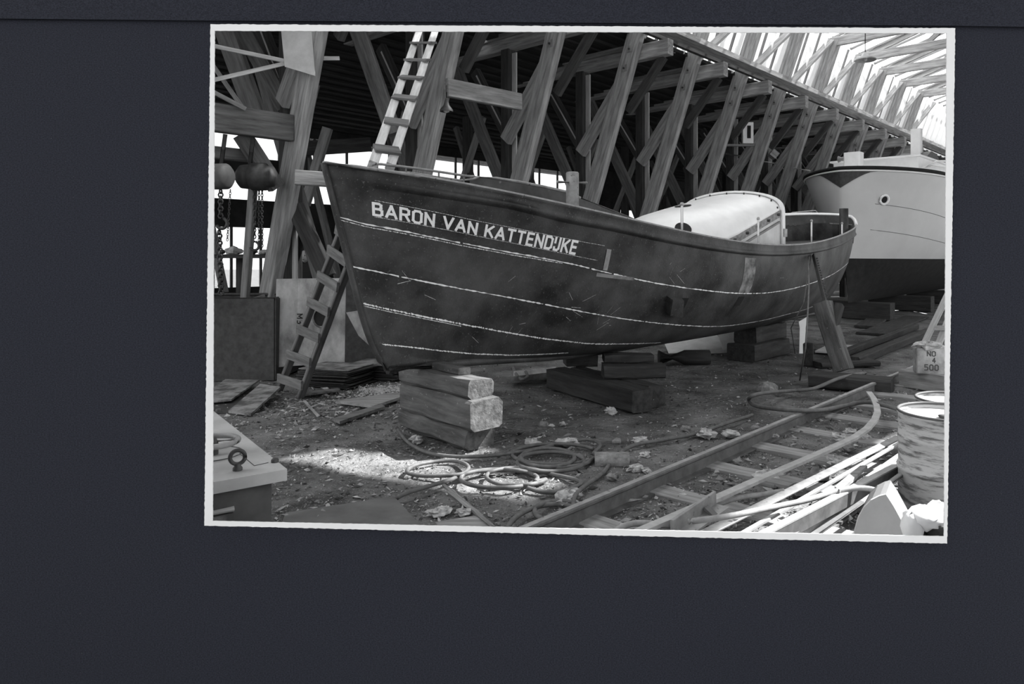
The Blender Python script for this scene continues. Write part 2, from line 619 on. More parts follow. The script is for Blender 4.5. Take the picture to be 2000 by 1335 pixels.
for n, i in enumerate(range(-4, 9)):
    r = t if first else copy_tree(t)
    first = False
    r.location = bl(0, i * S, 0)
    r.rotation_euler = (0, 0, math.atan2(EX.y, EX.x))
    r['label'] = ('leftmost raking timber truss, nearest the chain hoists' if n == 0 else
                  '%s raking timber truss counted from the left edge' % ORD[n] if n < 12 else 'farthest raking timber truss above the white yacht')
bpy.context.view_layer.update()

# ================================================================== ALBUM PAGE AND PRINT BORDER
PD = 2.50


def ring(outer, inner, off_o, off_i, th):
    """flat frame between two outlines (pixel corners), facing the reader"""
    m = MB()
    V = []
    for (px, py), of in zip(outer, off_o):
        V.append(at(px, py, PD - of))
    for (px, py), of in zip(inner, off_i):
        V.append(at(px, py, PD - of))
    n = len(outer)
    Wb = [p + Vector((0, th, 0)) for p in V]
    Fs = []
    for i in range(n):
        j = (i + 1) % n
        Fs.append((i, j, n + j, n + i))
        Fs.append((2 * n + i, 3 * n + i, 3 * n + j, 2 * n + j))
        Fs.append((i, 2 * n + i, 2 * n + j, j))
        Fs.append((n + i, n + j, 3 * n + j, 3 * n + i))
    m.add(V + Wb, Fs)
    return m


def quad_outline(tl, tr, br, bl_, n=60, jag=0.0, seed=3):
    rnd = random.Random(seed)
    c = [tl, tr, br, bl_]
    out = []
    for k in range(4):
        p, q = c[k], c[(k + 1) % 4]
        for i in range(n):
            a = i / n
            jx, jy = (rnd.uniform(-jag, jag), rnd.uniform(-jag, jag)) if i else (0, 0)
            out.append((p[0] + (q[0] - p[0]) * a + jx, p[1] + (q[1] - p[1]) * a + jy))
    return out


HOLE = quad_outline((416, 56), (1852, 62), (1846, 1050), (408, 1020))
page = thing('album_page', 'dark navy album page around the white-bordered print', 'album page', (0, PD, 0))
# lower leaf: from the hinge crease down
crease = [(-700, 30), (0, 37), (400, 40.5), (1000, 43), (1870, 51), (2000, 53), (2700, 60)]
pg = MB()
hn = len(HOLE)
outer = []
for (px, py) in HOLE:       # project the hole outline onto the outer rectangle of the leaf
    a = math.atan2((py - 540) / 490, (px - 1130) / 720)
    cx_, cy_ = math.cos(a), math.sin(a)
    k = 1 / max(abs(cx_), abs(cy_))
    X, Y = cx_ * k, cy_ * k
    qx = 1000 + X * 1700
    qy = 1447 if Y > .999 else None
    top = np.interp(qx, [c[0] for c in crease], [c[1] for c in crease])
    qy = (top + 1447) / 2 + Y * (1447 - top) / 2
    outer.append((qx, qy))
po = ring(outer, HOLE, [0] * hn, [0] * hn, .012)
po.build('leaf', M['page'], page)
st = MB()
xs = [c[0] for c in crease]
Vt = [at(px, py - .5 + random.uniform(-.6, .6), PD - .012) for px, py in crease] + [at(px, -420, PD - .012) for px in reversed(xs)]
st.prism(Vt, (0, .022, 0))
st.build('hinge_strip', M['page'], page)

border = thing('print_border', 'white deckled paper border of the mounted black-and-white print', 'photo print', (0, PD - .05, 0))
OUT = quad_outline((411, 47), (1866, 55), (1850, 1061), (399, 1026), 260, .55, 5)
INN = quad_outline((419, 60), (1849, 65), (1844, 1047), (415, 1017), 260, .3, 9)


def lift(px, py):
    a = (px - 400) / 1460
    b = (py - 50) / 1000
    return .012 + .085 * max(0, 1 - a * 3.2) ** 1.5 + .02 * max(0, a * 3 - 2.2) * b + .006 * b


ring(OUT, INN, [lift(*p) for p in OUT], [lift(*p) for p in INN], .004).build('border', M['print'], border)

# ================================================================== DARK LIFEBOAT
BX0, BY0, BL_, BB, PHI = -2.147, 6.0, 11.94, 2.3, .10
SHEER = [-5.416, .18, 3.172, -.18, 1.943]
NN = -EX          # away from the camera, across the boat


def plan(s):
    s = min(max(s, 0), 1)
    if s < .5:
        return 1 - abs((.5 - s) / .5) ** 3.14
    return math.sqrt(max(0, 1 - ((s - .5) / .5) ** 1.5))


def sst(a, b, x):
    t_ = min(max((x - a) / (b - a), 0), 1)
    return t_ * t_ * (3 - 2 * t_)


def sheer(q):
    z = 0
    for c in SHEER:
        z = z * (q - .5) + c
    return z


def hull(q, v, side=-1, off=0.0):
    tb = .50 * (1 - v) + .12 * (1 - v) ** 9
    ts = BL_ - 1.35 * (1 - v) ** 2.6
    tt = tb + q * (ts - tb)
    w = sst(0, .42, q) * (1 - .55 * sst(.72, 1, q))
    mid = (1 - (1 - min(v, 1)) ** 2.1) ** (1 / 2.1)
    bow = (.10 * v + .9 * v ** 1.25) if q < .5 else v ** .75
    sec = w * mid + (1 - w) * bow
    lat = side * (BB / 2 * plan(q) * sec + off)
    zk = .66 - .15 * sst(0, .3, q) + .05 * sst(.6, 1, q)
    z = zk + (sheer(q) - zk) * v + lat * math.sin(PHI)
    return Vector((BX0, BY0, 0)) + U * tt + NN * lat + Vector((0, 0, z))


def hn_(q, v, side=-1):
    e = 1e-3
    du = hull(min(q + e, 1), v, side) - hull(max(q - e, 0), v, side)
    dv = hull(q, min(v + e, 1), side) - hull(q, max(v - e, 0), side)
    n = du.cross(dv).normalized()
    if n.dot(NN * side) < 0:
        n = -n
    return n


def on(q, v, off, side=-1):
    return hull(q, v, side) + hn_(q, v, side) * off


def bpt(tt, lat, z):
    """boat coordinates: from the stem, across (away from camera), up"""
    return Vector((BX0, BY0, 0)) + U * tt + NN * lat + Vector((0, 0, z))


def on_lane(px, lat):
    """distance from the stem at which the fore-and-aft line lat is seen at px"""
    r = (px - CX) / F
    ox, oy = BX0 + NN.x * lat, BY0 + NN.y * lat
    return (r * oy - ox) / (U.x - r * U.y)


def lane(px, py, lat):
    tt = on_lane(px, lat)
    y = BY0 + U.y * tt + NN.y * lat
    return bpt(tt, lat, CZ - (py - HZ) * y / F)


boat = thing('lifeboat', 'long dark steel lifeboat hull with painted name, raised on timber blocks', 'boat', bpt(5, 0, .5))
# shell: near side, round the keel, far side
NV = 22
hb = MB()
vv = [(j / NV) ** 1.6 for j in range(NV + 1)]


def shell(a, b):
    q = a ** 1.15
    k = b * 2 * NV
    j = int(round(k))
    if j <= NV:
        return hull(q, vv[NV - j], -1)
    return hull(q, vv[j - NV], 1)


hb.grid(shell, 120, 2 * NV)
ho = hb.build('hull', M['hull'], boat)
sd = ho.modifiers.new('plate', 'SOLIDIFY')
sd.thickness = .014
sd.offset = -1 if hn_(.3, .5).dot((hb.v[40 * 45 + 5] - hb.v[40 * 45 + 6]).cross(hb.v[41 * 45 + 5] - hb.v[40 * 45 + 5])) > 0 else 1
# stem bar and keel bar
MB().tube([hull(0, v / 20, -1) - U * .012 for v in range(0, 21)], .026, 8).build('stem_bar', M['hull'], boat)
MB().tube([hull(q / 20, 0, -1) - Vector((0, 0, .01)) for q in range(0, 21)], .04, 6).build('keel_bar', M['hull'], boat)
# belting: raised band under the gunwale
LOW = [(0.0263, 0.9198), (0.0713, 0.9173), (0.1277, 0.9248), (0.174, 0.9073), (0.229, 0.9123), (0.2916, 0.9048), (0.3605, 0.9023), (0.4831, 0.9023), (0.572, 0.9048), (0.6721, 0.8997), (0.7847, 0.8922), (0.8723, 0.9023), (1, .90)]
for side in (-1, 1):
    def belt(a, b, side=side):
        q = .0263 + (1 - .0263) * a
        lo = float(np.interp(q, [p[0] for p in LOW], [p[1] for p in LOW]))
        grow = min(1, a * 30)
        prof = [(lo - .012, .0), (lo, .035), (lo + .012, .05), (lo + .03, .03), (.95, .022), (.985, .026), (.998, .03), (1.0, .0)]
        v, of = prof[int(round(b * 7))]
        return hull(q, v, side, of * grow)
    bm_ = MB().grid(belt, 110, 7)
    bm_.build('belting', M['hull'], boat, 'dark raised belting along the gunwale')
    MB().tube([hull(q / 60, 1, side, .012) for q in range(0, 61)], .016, 6).build('gunwale_bar', M['steel'], boat)
# deck
dk = MB()
dk.grid(lambda a, b: hull(.01 + .985 * a, .80, -1).lerp(hull(.01 + .985 * a, .80, 1), b), 60, 6)
dk.build('deck', M['hull_in'], boat)
# chalked seams
CH_A = [(0.0013, 0.7494), (0.0188, 0.7268), (0.0476, 0.7118), (0.0876, 0.6867), (0.1314, 0.6717), (0.1802, 0.6642), (0.2378, 0.6266), (0.3054, 0.5865), (0.3717, 0.5614), (0.4506, 0.5313), (0.5332, 0.5238), (0.6183, 0.5388), (0.7284, 0.5614), (0.8798, 0.5789), (.985, .585)]
CH_B = [(0.002, 0.5163), (0.0288, 0.4862), (0.0613, 0.4536), (0.0976, 0.4286), (0.1489, 0.3985), (0.2053, 0.3609), (0.2703, 0.3183), (0.3342, 0.2757), (0.4218, 0.2231), (0.4806, 0.1955), (0.5745, 0.1855), (0.6846, 0.193), (0.8511, 0.1529)]
CH_C = [(0.002, 0.3383), (0.0238, 0.3058), (0.0551, 0.2682), (0.0901, 0.2306), (0.1339, 0.193), (0.1765, 0.1604), (0.2453, 0.1228), (0.2991, 0.1103), (0.368, 0.0852)]
CH_D = [(0.0075, 0.1303), (0.0338, 0.1053), (0.0651, 0.0752), (0.1001, 0.0501), (0.1514, 0.0351), (0.1927, 0.0401), (0.2278, 0.0476)]


def smooth_uv(pts, n):
    P = np.array(pts)
    d = np.r_[0, np.cumsum(np.hypot(np.diff(P[:, 0]) * 11, np.diff(P[:, 1]) * 1.4))]
    x = np.linspace(0, d[-1], n)
    qs, vs_ = np.interp(x, d, P[:, 0]), np.interp(x, d, P[:, 1])
    k = max(3, n // 14)
    ker = np.ones(k) / k
    qs2 = np.convolve(np.pad(qs, k // 2, mode='edge'), ker, 'valid')[:n]
    vs2 = np.convolve(np.pad(vs_, k // 2, mode='edge'), ker, 'valid')[:n]
    w = np.clip(np.minimum(np.arange(n), n - 1 - np.arange(n)) / k, 0, 1)
    return qs * (1 - w) + qs2 * w, vs_ * (1 - w) + vs2 * w


def chalk(pts, wid, name='chalk_line', n=420, jag=.95):
    qs, vs_ = smooth_uv(pts, n)
    m = MB()
    V, Fs = [], []
    jl = 0
    for i in range(n):
        jl = jl * .6 + random.uniform(-1, 1) * .4
        w = wid * (1 + jag * random.uniform(-.8, .8))
        dv = wid * jl * .35
        V.append(on(qs[i], vs_[i] + (w / 2 + dv) / 1.3, .004))
        V.append(on(qs[i], vs_[i] + (-w / 2 + dv) / 1.3, .004))
    for i in range(n - 1):
        if random.random() > .03:
            Fs.append((2 * i, 2 * i + 1, 2 * i + 3, 2 * i + 2))
    m.add(V, Fs)
    return m.build(name, M['chalk'], boat)


chalk(CH_A, .0085)
chalk([(q, v - .012) for q, v in CH_A[:6]], .004, jag=1.3)
chalk(CH_B, .008)
chalk(CH_C, .0095)
chalk([(q, v - .012) for q, v in CH_C[:4]], .004, jag=1.3)
chalk(CH_D, .008)
chalk([(0.0263, 0.850), (0.0989, 0.820), (0.1915, 0.803), (0.2203, 0.802)], .0022, 'guide_line')
chalk([(0.0238, 0.770), (0.1001, 0.738), (0.1902, 0.7093), (0.2153, 0.7018)], .0022, 'guide_line')
for k in range(30):      # short chalk scribbles and scratches
    q, v = random.choice([(.05, .40), (.06, .37), (.30, .70), (.33, .68), (.2, .42), (.20, .37), (.25, .3), (.55, .7), (.09, .1), (.14, .5), (.16, .22)])
    q += random.uniform(-.018, .018)
    v += random.uniform(-.06, .06)
    chalk([(q, v), (q + random.uniform(-.008, .014), v + random.uniform(-.07, .07))], random.uniform(.0010, .0022), 'scratch', 10, .5)

# lettering, stroke by stroke on the plating
T = .215
GL = {
    'B': (.62, [[(0, 0), (0, 1)], [(0, 1), (.42, 1), (.56, .9), (.56, .64), (.44, .53), (0, .53)], [(.44, .53), (.62, .42), (.62, .12), (.48, 0), (0, 0)]]),
    'A': (.74, [[(0, 0), (.37, 1), (.74, 0)], [(.14, .30), (.6, .30)]]),
    'R': (.64, [[(0, 0), (0, 1)], [(0, 1), (.46, 1), (.62, .88), (.62, .6), (.46, .48), (0, .48)], [(.36, .48), (.64, 0)]]),
    'O': (.64, [[(.15, 0), (0, .15), (0, .85), (.15, 1), (.49, 1), (.64, .85), (.64, .15), (.49, 0), (.15, 0)]]),
    'N': (.66, [[(0, 0), (0, 1)], [(0, 1), (.66, 0)], [(.66, 0), (.66, 1)]]),
    'V': (.72, [[(0, 1), (.36, 0), (.72, 1)]]),
    'K': (.64, [[(0, 0), (0, 1)], [(.62, 1), (.04, .42)], [(.22, .58), (.64, 0)]]),
    'T': (.62, [[(0, 1), (.62, 1)], [(.31, 1), (.31, 0)]]),
    'E': (.52, [[(0, 0), (0, 1)], [(0, 1), (.52, 1)], [(0, .52), (.46, .52)], [(0, 0), (.52, 0)]]),
    'D': (.62, [[(0, 0), (0, 1)], [(0, 1), (.44, 1), (.62, .84), (.62, .16), (.44, 0), (0, 0)]]),
    'Y': (.46, [[(0, .62), (0, 1)], [(.46, 1), (.46, .16), (.32, 0), (.0, .02), (-.02, .2)]]),     # the joined IJ
    '0': (.56, [[(.14, 0), (0, .2), (0, .8), (.14, 1), (.42, 1), (.56, .8), (.56, .2), (.42, 0), (.14, 0)]]),
    '5': (.54, [[(.5, 1), (.04, 1), (.04, .56), (.4, .6), (.54, .42), (.54, .14), (.4, 0), (0, 0)]]),
    '4': (.58, [[(.4, 0), (.4, 1), (0, .32), (.58, .32)]]),
    '3': (.52, [[(0, 1), (.38, 1), (.5, .84), (.38, .54), (.15, .52)], [(.38, .54), (.52, .4), (.52, .14), (.36, 0), (0, 0)]]),
    'M': (.78, [[(0, 0), (0, 1), (.39, .3), (.78, 1), (.78, 0)]]),
}


def stroke_quads(ch, th):
    """2d quads of one glyph, subdivided along each stroke"""
    out = []
    for pl in GL[ch][1]:
        for (p, q) in zip(pl[:-1], pl[1:]):
            p, q = Vector(p), Vector(q)
            d = (q - p).normalized()
            n = Vector((-d.y, d.x)) * th / 2
            p2, q2 = p - d * th * .42, q + d * th * .42
            k = max(1, int((q - p).length / .25))
            for i in range(k):
                a, b = p2.lerp(q2, i / k), p2.lerp(q2, (i + 1) / k)
                quad = [a + n, b + n, b - n, a - n]
                out.append([(c.x, min(max(c.y, -th * .5), 1 + th * .5)) for c in quad])
    return out


LT = [(0.0263, 0.8421), (0.0601, 0.8271), (0.0989, 0.812), (0.1427, 0.807), (0.1915, 0.8065)]
LB = [(0.0238, 0.7744), (0.0601, 0.7569), (0.1001, 0.7419), (0.1439, 0.7268), (0.1902, 0.7143)]
text = 'BARON VAN KATTENDYKE'
adv = []
x = 0
for ch in text:
    if ch == ' ':
        x += .52
        continue
    adv.append((ch, x))
    x += GL[ch][0] + .34
TW = x - .34
# the name is spaced evenly along the plating, so work in arc length
qq = np.linspace(LB[0][0], LB[-1][0], 60)
pts_ = [hull(float(a), .76) for a in qq]
arc = np.r_[0, np.cumsum([(pts_[i + 1] - pts_[i]).length for i in range(59)])]
arc /= arc[-1]
for ch, x0 in adv:
    m = MB()
    lift_ = .006
    for qi, quad in enumerate(stroke_quads(ch, T)):
        V = []
        for (cx_, cy_) in quad:
            cy2 = (cy_ + T / 2) / (1 + T)
            al = (x0 + cx_) / TW
            q = float(np.interp(al, arc, qq)) if 0 <= al <= 1 else qq[0] + (qq[-1] - qq[0]) * al
            vt = float(np.interp(q, [p[0] for p in LT], [p[1] for p in LT]))
            vb = float(np.interp(q, [p[0] for p in LB], [p[1] for p in LB]))
            V.append(on(q + .0012 * cy2, vb + (vt - vb) * cy2, lift_ + qi * .00015))
        m.add(V, [(0, 1, 2, 3)])
    m.build('letter', M['paint_w'], boat, 'white painted capital letter')

# fittings on the near side
def qpatch(q0, q1, v0, v1, off, name, mt, n=6):
    m = MB()
    m.grid(lambda a, b: on(q0 + (q1 - q0) * a, v0 + (v1 - v0) * b, off), n, n)
    return m.build(name, mt, boat)


qpatch(.2235, .2285, .645, .785, .006, 'weld_bead', M['panel'], 3)
qpatch(.218, .262, .598, .622, .005, 'filler_patch', M['plate'], 5)
qpatch(.4393, .466, .535, .865, .003, 'bare_patch', M['plate'], 5)
# intake box with open end
ib = MB()
c0, c1, c2, c3 = (.312, .505), (.3342, .4987), (.3442, .3709), (.3191, .3835)
base_ = [on(*c, 0.0) for c in (c0, c1, c2, c3)]
topp = [on(*c, .11) for c in (c0, (.329, .4987), (.339, .3709), c3)]
ib.add(base_ + topp, [(4, 5, 6, 7), (0, 4, 7, 3), (0, 1, 5, 4), (3, 7, 6, 2)])
ib.build('intake_box', M['hull'], boat)
qpatch(.334, .346, .38, .495, .008, 'intake_opening', M['black'], 3)
qpatch(.445, .4585, .42, .505, .005, 'hull_slot', M['black'], 3)
qpatch(.443, .462, .405, .416, .02, 'slot_lip', M['hull'], 3)

# foredeck: mooring post, bow rail, raised coaming
pb = lane(1118, 400, -.05)
pt_ = lane(1118, 336, -.05)
post = MB()
post.lathe(Vector((pb.x, pb.y, 1.6)), [(.075, 0), (.075, pt_.z - 1.6 - .01), (.066, pt_.z - 1.6), (0, pt_.z - 1.6)], 20)
po_ = post.build('mooring_post', M['steel'], boat)
MB().tube([lane(1089, 355, -.05), lane(1146, 357, -.05)], .017, 8).build('cross_bar', M['steel'], po_)
rp = [(724, 329), (725, 323), (732, 320), (745, 320.5), (800, 327), (863, 336), (915, 344), (925, 344)]
MB().tube([lane(x, y, .18) for x, y in rp], .013, 8).build('bow_rail', M['steel'], boat)
MB().tube([lane(x, y, .22) for x, y in [(726, 331), (800, 337), (850, 345), (900, 352), (922, 350), (935, 345)]], .011, 8).build('bow_rail', M['steel'], boat)
for x, y0, y1 in ((793, 326, 338), (857, 335, 348), (906, 342, 354)):
    MB().tube([lane(x, y0, .18), lane(x, y1 + 14, .18)], .009, 6).build('rail_post', M['steel'], boat)
cl = [(919, 345), (969, 348), (1014, 355), (1060, 364), (1105, 374), (1133, 386), (1181, 405), (1230, 424), (1252, 434)]
cw = MB()
cpt = [lane(x, y, .55) for x, y in cl]
V = []
for p in cpt:
    V += [p, Vector((p.x, p.y, 1.62))]
cw.add(V, [(2 * i, 2 * i + 1, 2 * i + 3, 2 * i + 2) for i in range(len(cpt) - 1)])
co = cw.build('foredeck_coaming', M['hull_in'], boat)
s_ = co.modifiers.new('plate', 'SOLIDIFY')
s_.thickness = .012
MB().tube(cpt[:6], .018, 8).build('coaming_rail', M['steel'], co)
MB().tube(cpt[5:], .010, 8).build('coaming_rail', M['hull'], co)

# white canopy, rising aft to an open arch
HW = .86


def canopy(tt, k):
    """k -1 near eave .. 1 far eave"""
    f = (tt - 4.45) / 2.55
    ze = 1.58 + .76 * f
    za = 2.16 + .50 * f - .25 * max(0, .25 - f) ** 2 * 16
    hw = HW * (.80 + .20 * min(1, f * 2.2))
    a = k * math.pi / 2
    lat = hw * math.sin(a)
    z = ze + (za - ze) * math.cos(a) ** .8
    return bpt(tt, lat, z)


cn = MB().grid(lambda a, b: canopy(4.45 + 2.55 * a, -1 + 2 * b), 24, 28)
can = cn.build('canopy', M['white'], boat, 'white domed shelter canopy')
sm_ = can.modifiers.new('sheet', 'SOLIDIFY')
sm_.thickness = .012
# nose of the canopy
MB().grid(lambda a, b: canopy(4.45, -1 + 2 * b).lerp(bpt(4.1, 0, 1.55), a ** .7), 8, 20).build('canopy_nose', M['white'], can)
rim = [bpt(7.0, -HW - .01, 1.55)] + [canopy(7.0, -1 + 2 * i / 24) for i in range(25)] + [bpt(7.0, HW + .01, 1.55)]
rb = MB()
V = []
for p in rim:
    V += [p - U * .05, p + U * .05]
rb.add(V, [(2 * i, 2 * i + 1, 2 * i + 3, 2 * i + 2) for i in range(len(rim) - 1)], smooth=True)
ro = rb.build('canopy_rim', M['white'], can)
s2 = ro.modifiers.new('rim', 'SOLIDIFY')
s2.thickness = .035
s2.offset = 1
for k in range(9):
    p = canopy(6.88, -.9 + 1.8 * k / 8)
    MB().lathe(p, [(.012, 0), (.012, .03), (0, .03)], 6).build('bolt', M['iron'], can)
es = MB()
V = []
for i in range(9):
    tt = 5.35 + 1.62 * i / 8
    p = canopy(tt, -1)
    V += [p + EX * .02 + Vector((0, 0, .035)), p + EX * .02 + Vector((0, 0, -.06))]
es.add(V, [(2 * i, 2 * i + 1, 2 * i + 3, 2 * i + 2) for i in range(8)])
eo = es.build('eave_strip', M['wood_mid'], can)
eo.modifiers.new('th', 'SOLIDIFY').thickness = .03
for i in range(5):
    MB().lathe(canopy(5.5 + .33 * i, -1) + EX * .02, [(.02, 0), (.02, .035), (0, .035)], 8, axis=EX).build('bolt', M['iron'], can)
MB().tube([canopy(5.3 + 1.6 * i / 6, -1) - Vector((0, 0, .13)) + EX * .015 for i in range(7)], .018, 6).build('eave_rail', M['wood_mid'], can)
cp = MB()
V = []
for i in range(7):
    tt = 5.3 + 1.66 * i / 6
    p = canopy(tt, -1)
    V += [p - Vector((0, 0, .05)), Vector((p.x, p.y, 1.5))]
cp.add(V, [(2 * i, 2 * i + 1, 2 * i + 3, 2 * i + 2) for i in range(6)])
cp.build('side_panel', M['sheet_lt'], can)
for (px, py, tt, k) in ((1357, 400, 5.6, .0), (1300, 440, 4.75, -.52)):
    c = canopy(tt, k)
    e1 = (canopy(tt + .05, k) - canopy(tt - .05, k)).normalized()
    e2 = (canopy(tt, k + .03) - canopy(tt, k - .03)).normalized()
    n_ = e1.cross(e2)
    n_ = n_ if n_.z > 0 else -n_
    MB().prism([c + n_ * .004 + (e1 * math.cos(j * math.pi / 10) * .12 + e2 * math.sin(j * math.pi / 10) * .12) for j in range(20)], n_ * .006).build('hatch_opening', M['black'], can)
MB().box(bpt(7.02, -HW - .03, 2.02), .06, .10, .12, -TH).build('latch', M['steel'], can)

# stanchions along the near gunwale
for (x, y0, y1, rr) in ((1332, 399, 457, .016), (1481, 427, 478, .014), (1585, 431, 480, .014), (1644.5, 436, 466, .014)):
    lat = -BB / 2 * plan(on_lane(x, -1.0) / BL_) * .93
    p0, p1 = lane(x, y1, lat), lane(x, y0, lat)
    sto = MB().tube([p0 - Vector((0, 0, .1)), p1], rr, 8).build('stanchion', M['white'], boat)
    MB().lathe(p1, [(0, -.02), (rr * 1.5, -.012), (rr * 1.7, 0), (rr * 1.2, .02), (0, .026)], 8).build('eye', M['steel_lt'], sto)
# stern: raised coaming, bollard, hand rail
sc_ = MB()
st_pts = []
for i in range(25):
    q = .70 + .30 * i / 24
    st_pts.append((q, 1))
for i in range(6):
    st_pts.append((1 - .045 * (i + 1) / 6, -1))
top_h = []
V = []
for q, sd_ in st_pts:
    p = hull(q, 1, sd_)
    hgt = .17 if sd_ > 0 else .17 * max(0, 1 - (1 - q) / .045)
    V += [p + Vector((0, 0, hgt)), hull(q, .80, sd_)]
sc_.add(V, [(2 * i, 2 * i + 1, 2 * i + 3, 2 * i + 2) for i in range(len(st_pts) - 1)], smooth=True)
sco = sc_.build('stern_bulwark', M['hull_in'], boat)
sco.modifiers.new('th', 'SOLIDIFY').thickness = .012
wt = MB()
W2 = []
for i in range(0, len(V), 2):
    p = V[i]
    q, sd_ = st_pts[i // 2]
    outw = (NN * sd_ * .8 + U * (.6 if q > .9 else .1)).normalized()
    wd = .16 if sd_ > 0 else .05
    W2 += [p + Vector((0, 0, .004)), p + outw * wd * .5 + Vector((0, 0, .045)), p + outw * wd + Vector((0, 0, .02))]
wt.add(W2, [f for i in range(len(st_pts) - 1) for f in ((3 * i, 3 * i + 1, 3 * i + 4, 3 * i + 3), (3 * i + 1, 3 * i + 2, 3 * i + 5, 3 * i + 4))], smooth=True)
wto = wt.build('capping', M['white'], sco, 'white curved capping')
wto.modifiers.new('th', 'SOLIDIFY').thickness = .015
bb_ = lane(1648, 470, -.38)
bt_ = lane(1648, 407, -.38)
MB().lathe(Vector((bb_.x, bb_.y, 1.7)), [(.085, 0), (.085, bt_.z - 1.7), (0, bt_.z - 1.7)], 20).build('stern_bollard', M['iron'], boat)
hr = [lane(x, y, .9) for x, y in ((1541, 430), (1542, 418), (1548, 415), (1570, 413), (1592, 411), (1595, 413), (1596, 420))]
MB().tube(hr, .014, 8).build('hand_rail', M['steel_lt'], boat)
MB().tube([lane(1560, 414, .9), lane(1560, 430, .9)], .012, 6).build('hand_rail', M['steel_lt'], boat)

# ================================================================== WHITE YACHT
YP = Vector((6.506, 18.0, 0))
YL, YB, YK, YD = 13.0, 1.86, .45, 3.86


def yh(s, v, side, off=0.0):
    """s metres aft of the stem head, v 0 keel .. 1 deck edge"""
    tb = .55 * (1 - v) ** 1.3
    q = min(s / 3.2, 1)
    f = (1 - (1 - q) ** 2.3) ** .68
    lowf = (1 - (1 - min(s / 6.5, 1)) ** 1.6) ** .85
    w = v ** 1.5
    lat = YB * (f * w + lowf * (1 - w) * (1 - (1 - v) ** 2.2) ** .8)
    sheer_ = YD - .028 * s + .0012 * s * s
    z = YK + (sheer_ - YK) * v
    return YP + U * (tb + s) + NN * side * (lat + off) + Vector((0, 0, z))


yacht = thing('motor_yacht', 'pale grey yacht with flared bow and black bottom, behind the dark boat', 'yacht', YP + U * 6)
VB = .335


def yshell(v0, v1):
    def fn(a, b):
        k = b * 2 - 1
        side = -1 if k < 0 else 1
        s = (abs(k) ** 1.7) * YL
        return yh(s, v0 + (v1 - v0) * a, side)
    return fn


MB().grid(yshell(VB, 1), 18, 120).build('topsides', M['yacht'], yacht, 'pale grey topsides')
MB().grid(yshell(0, VB), 8, 120).build('bottom', M['black'], yacht, 'black antifouled bottom')
MB().grid(lambda a, b: yh(.05 + YL * a ** 1.5, .97, -1).lerp(yh(.05 + YL * a ** 1.5, .97, 1), b), 30, 4).build('deck', M['white'], yacht)
ed = [yh(YL * (1 - i / 60) ** 1.7, 1, -1, .01) for i in range(60)] + [yh(YL * (i / 60) ** 1.7, 1, 1, .01) for i in range(61)]
MB().tube(ed, .045, 8).build('rubbing_strake', M['black'], yacht)
MB().tube([p - Vector((0, 0, .07)) for p in ed], .022, 8).build('cove_line', M['white'], yacht)


def yfind(px, py, side):
    best = None
    for i in range(90):
        for j in range(60):
            p = yh(.02 + 8 * (i / 90) ** 1.5, .2 + .8 * j / 60, side)
            d = (CX + F * p.x / p.y - px) ** 2 + (HZ - F * (p.z - CZ) / p.y - py) ** 2
            if best is None or d < best[0]:
                best = (d, .02 + 8 * (i / 90) ** 1.5, .2 + .8 * j / 60)
    return best[1], best[2]


def ynorm(s, v, side):
    du = yh(s + .02, v, side) - yh(s - .02, v, side)
    dv = yh(s, v + .01, side) - yh(s, v - .01, side)
    n = du.cross(dv).normalized()
    return n if n.dot(NN * side) > 0 else -n


for px, py, side in ((1728, 388, -1), (1607, 393, 1)):
    s, v = yfind(px, py, side)
    c, n = yh(s, v, side), ynorm(s, v, side)
    d_, e1, e2 = frame(n)
    po2 = MB().tube([c + n * .02 + (e1 * math.cos(k * math.pi / 12) + e2 * math.sin(k * math.pi / 12)) * .115 for k in range(24)], .032, 8, closed=True).build('hawse_ring', M['white'], yacht)
    MB().prism([c + n * .008 + (e1 * math.cos(k * math.pi / 10) + e2 * math.sin(k * math.pi / 10)) * .10 for k in range(20)], n * .004).build('hawse_hole', M['black'], po2)
# dark anchor recess wrapped over the stem head
rc = MB()
V, Fs = [], []
NR = 16
for i in range(NR + 1):
    k = i / NR * 2 - 1
    side = -1 if k < 0 else 1
    s = abs(k) ** 1.4 * .62
    vlow = .985 - .10 * max(0, 1 - abs(k) * 1.6) ** 1.3 - .03 * (1 - abs(k) ** 2)
    V += [yh(s, .985, side, .006) - U * .012, yh(s, vlow, side, .006) - U * .012]
for i in range(NR):
    Fs.append((2 * i, 2 * i + 1, 2 * i + 3, 2 * i + 2))
rc.add(V, Fs)
rc.build('anchor_recess', M['iron'], yacht)
for v in (.74, .55):     # plate seams
    MB().tube([yh(.5 + .22 * i, v - .005 * i, -1, .004) for i in range(40)], .006, 4).build('plate_seam', M['machine_dk'], yacht)
cab = MB()


def yb(s, lat, z):
    return YP + U * s + NN * lat + Vector((0, 0, z))


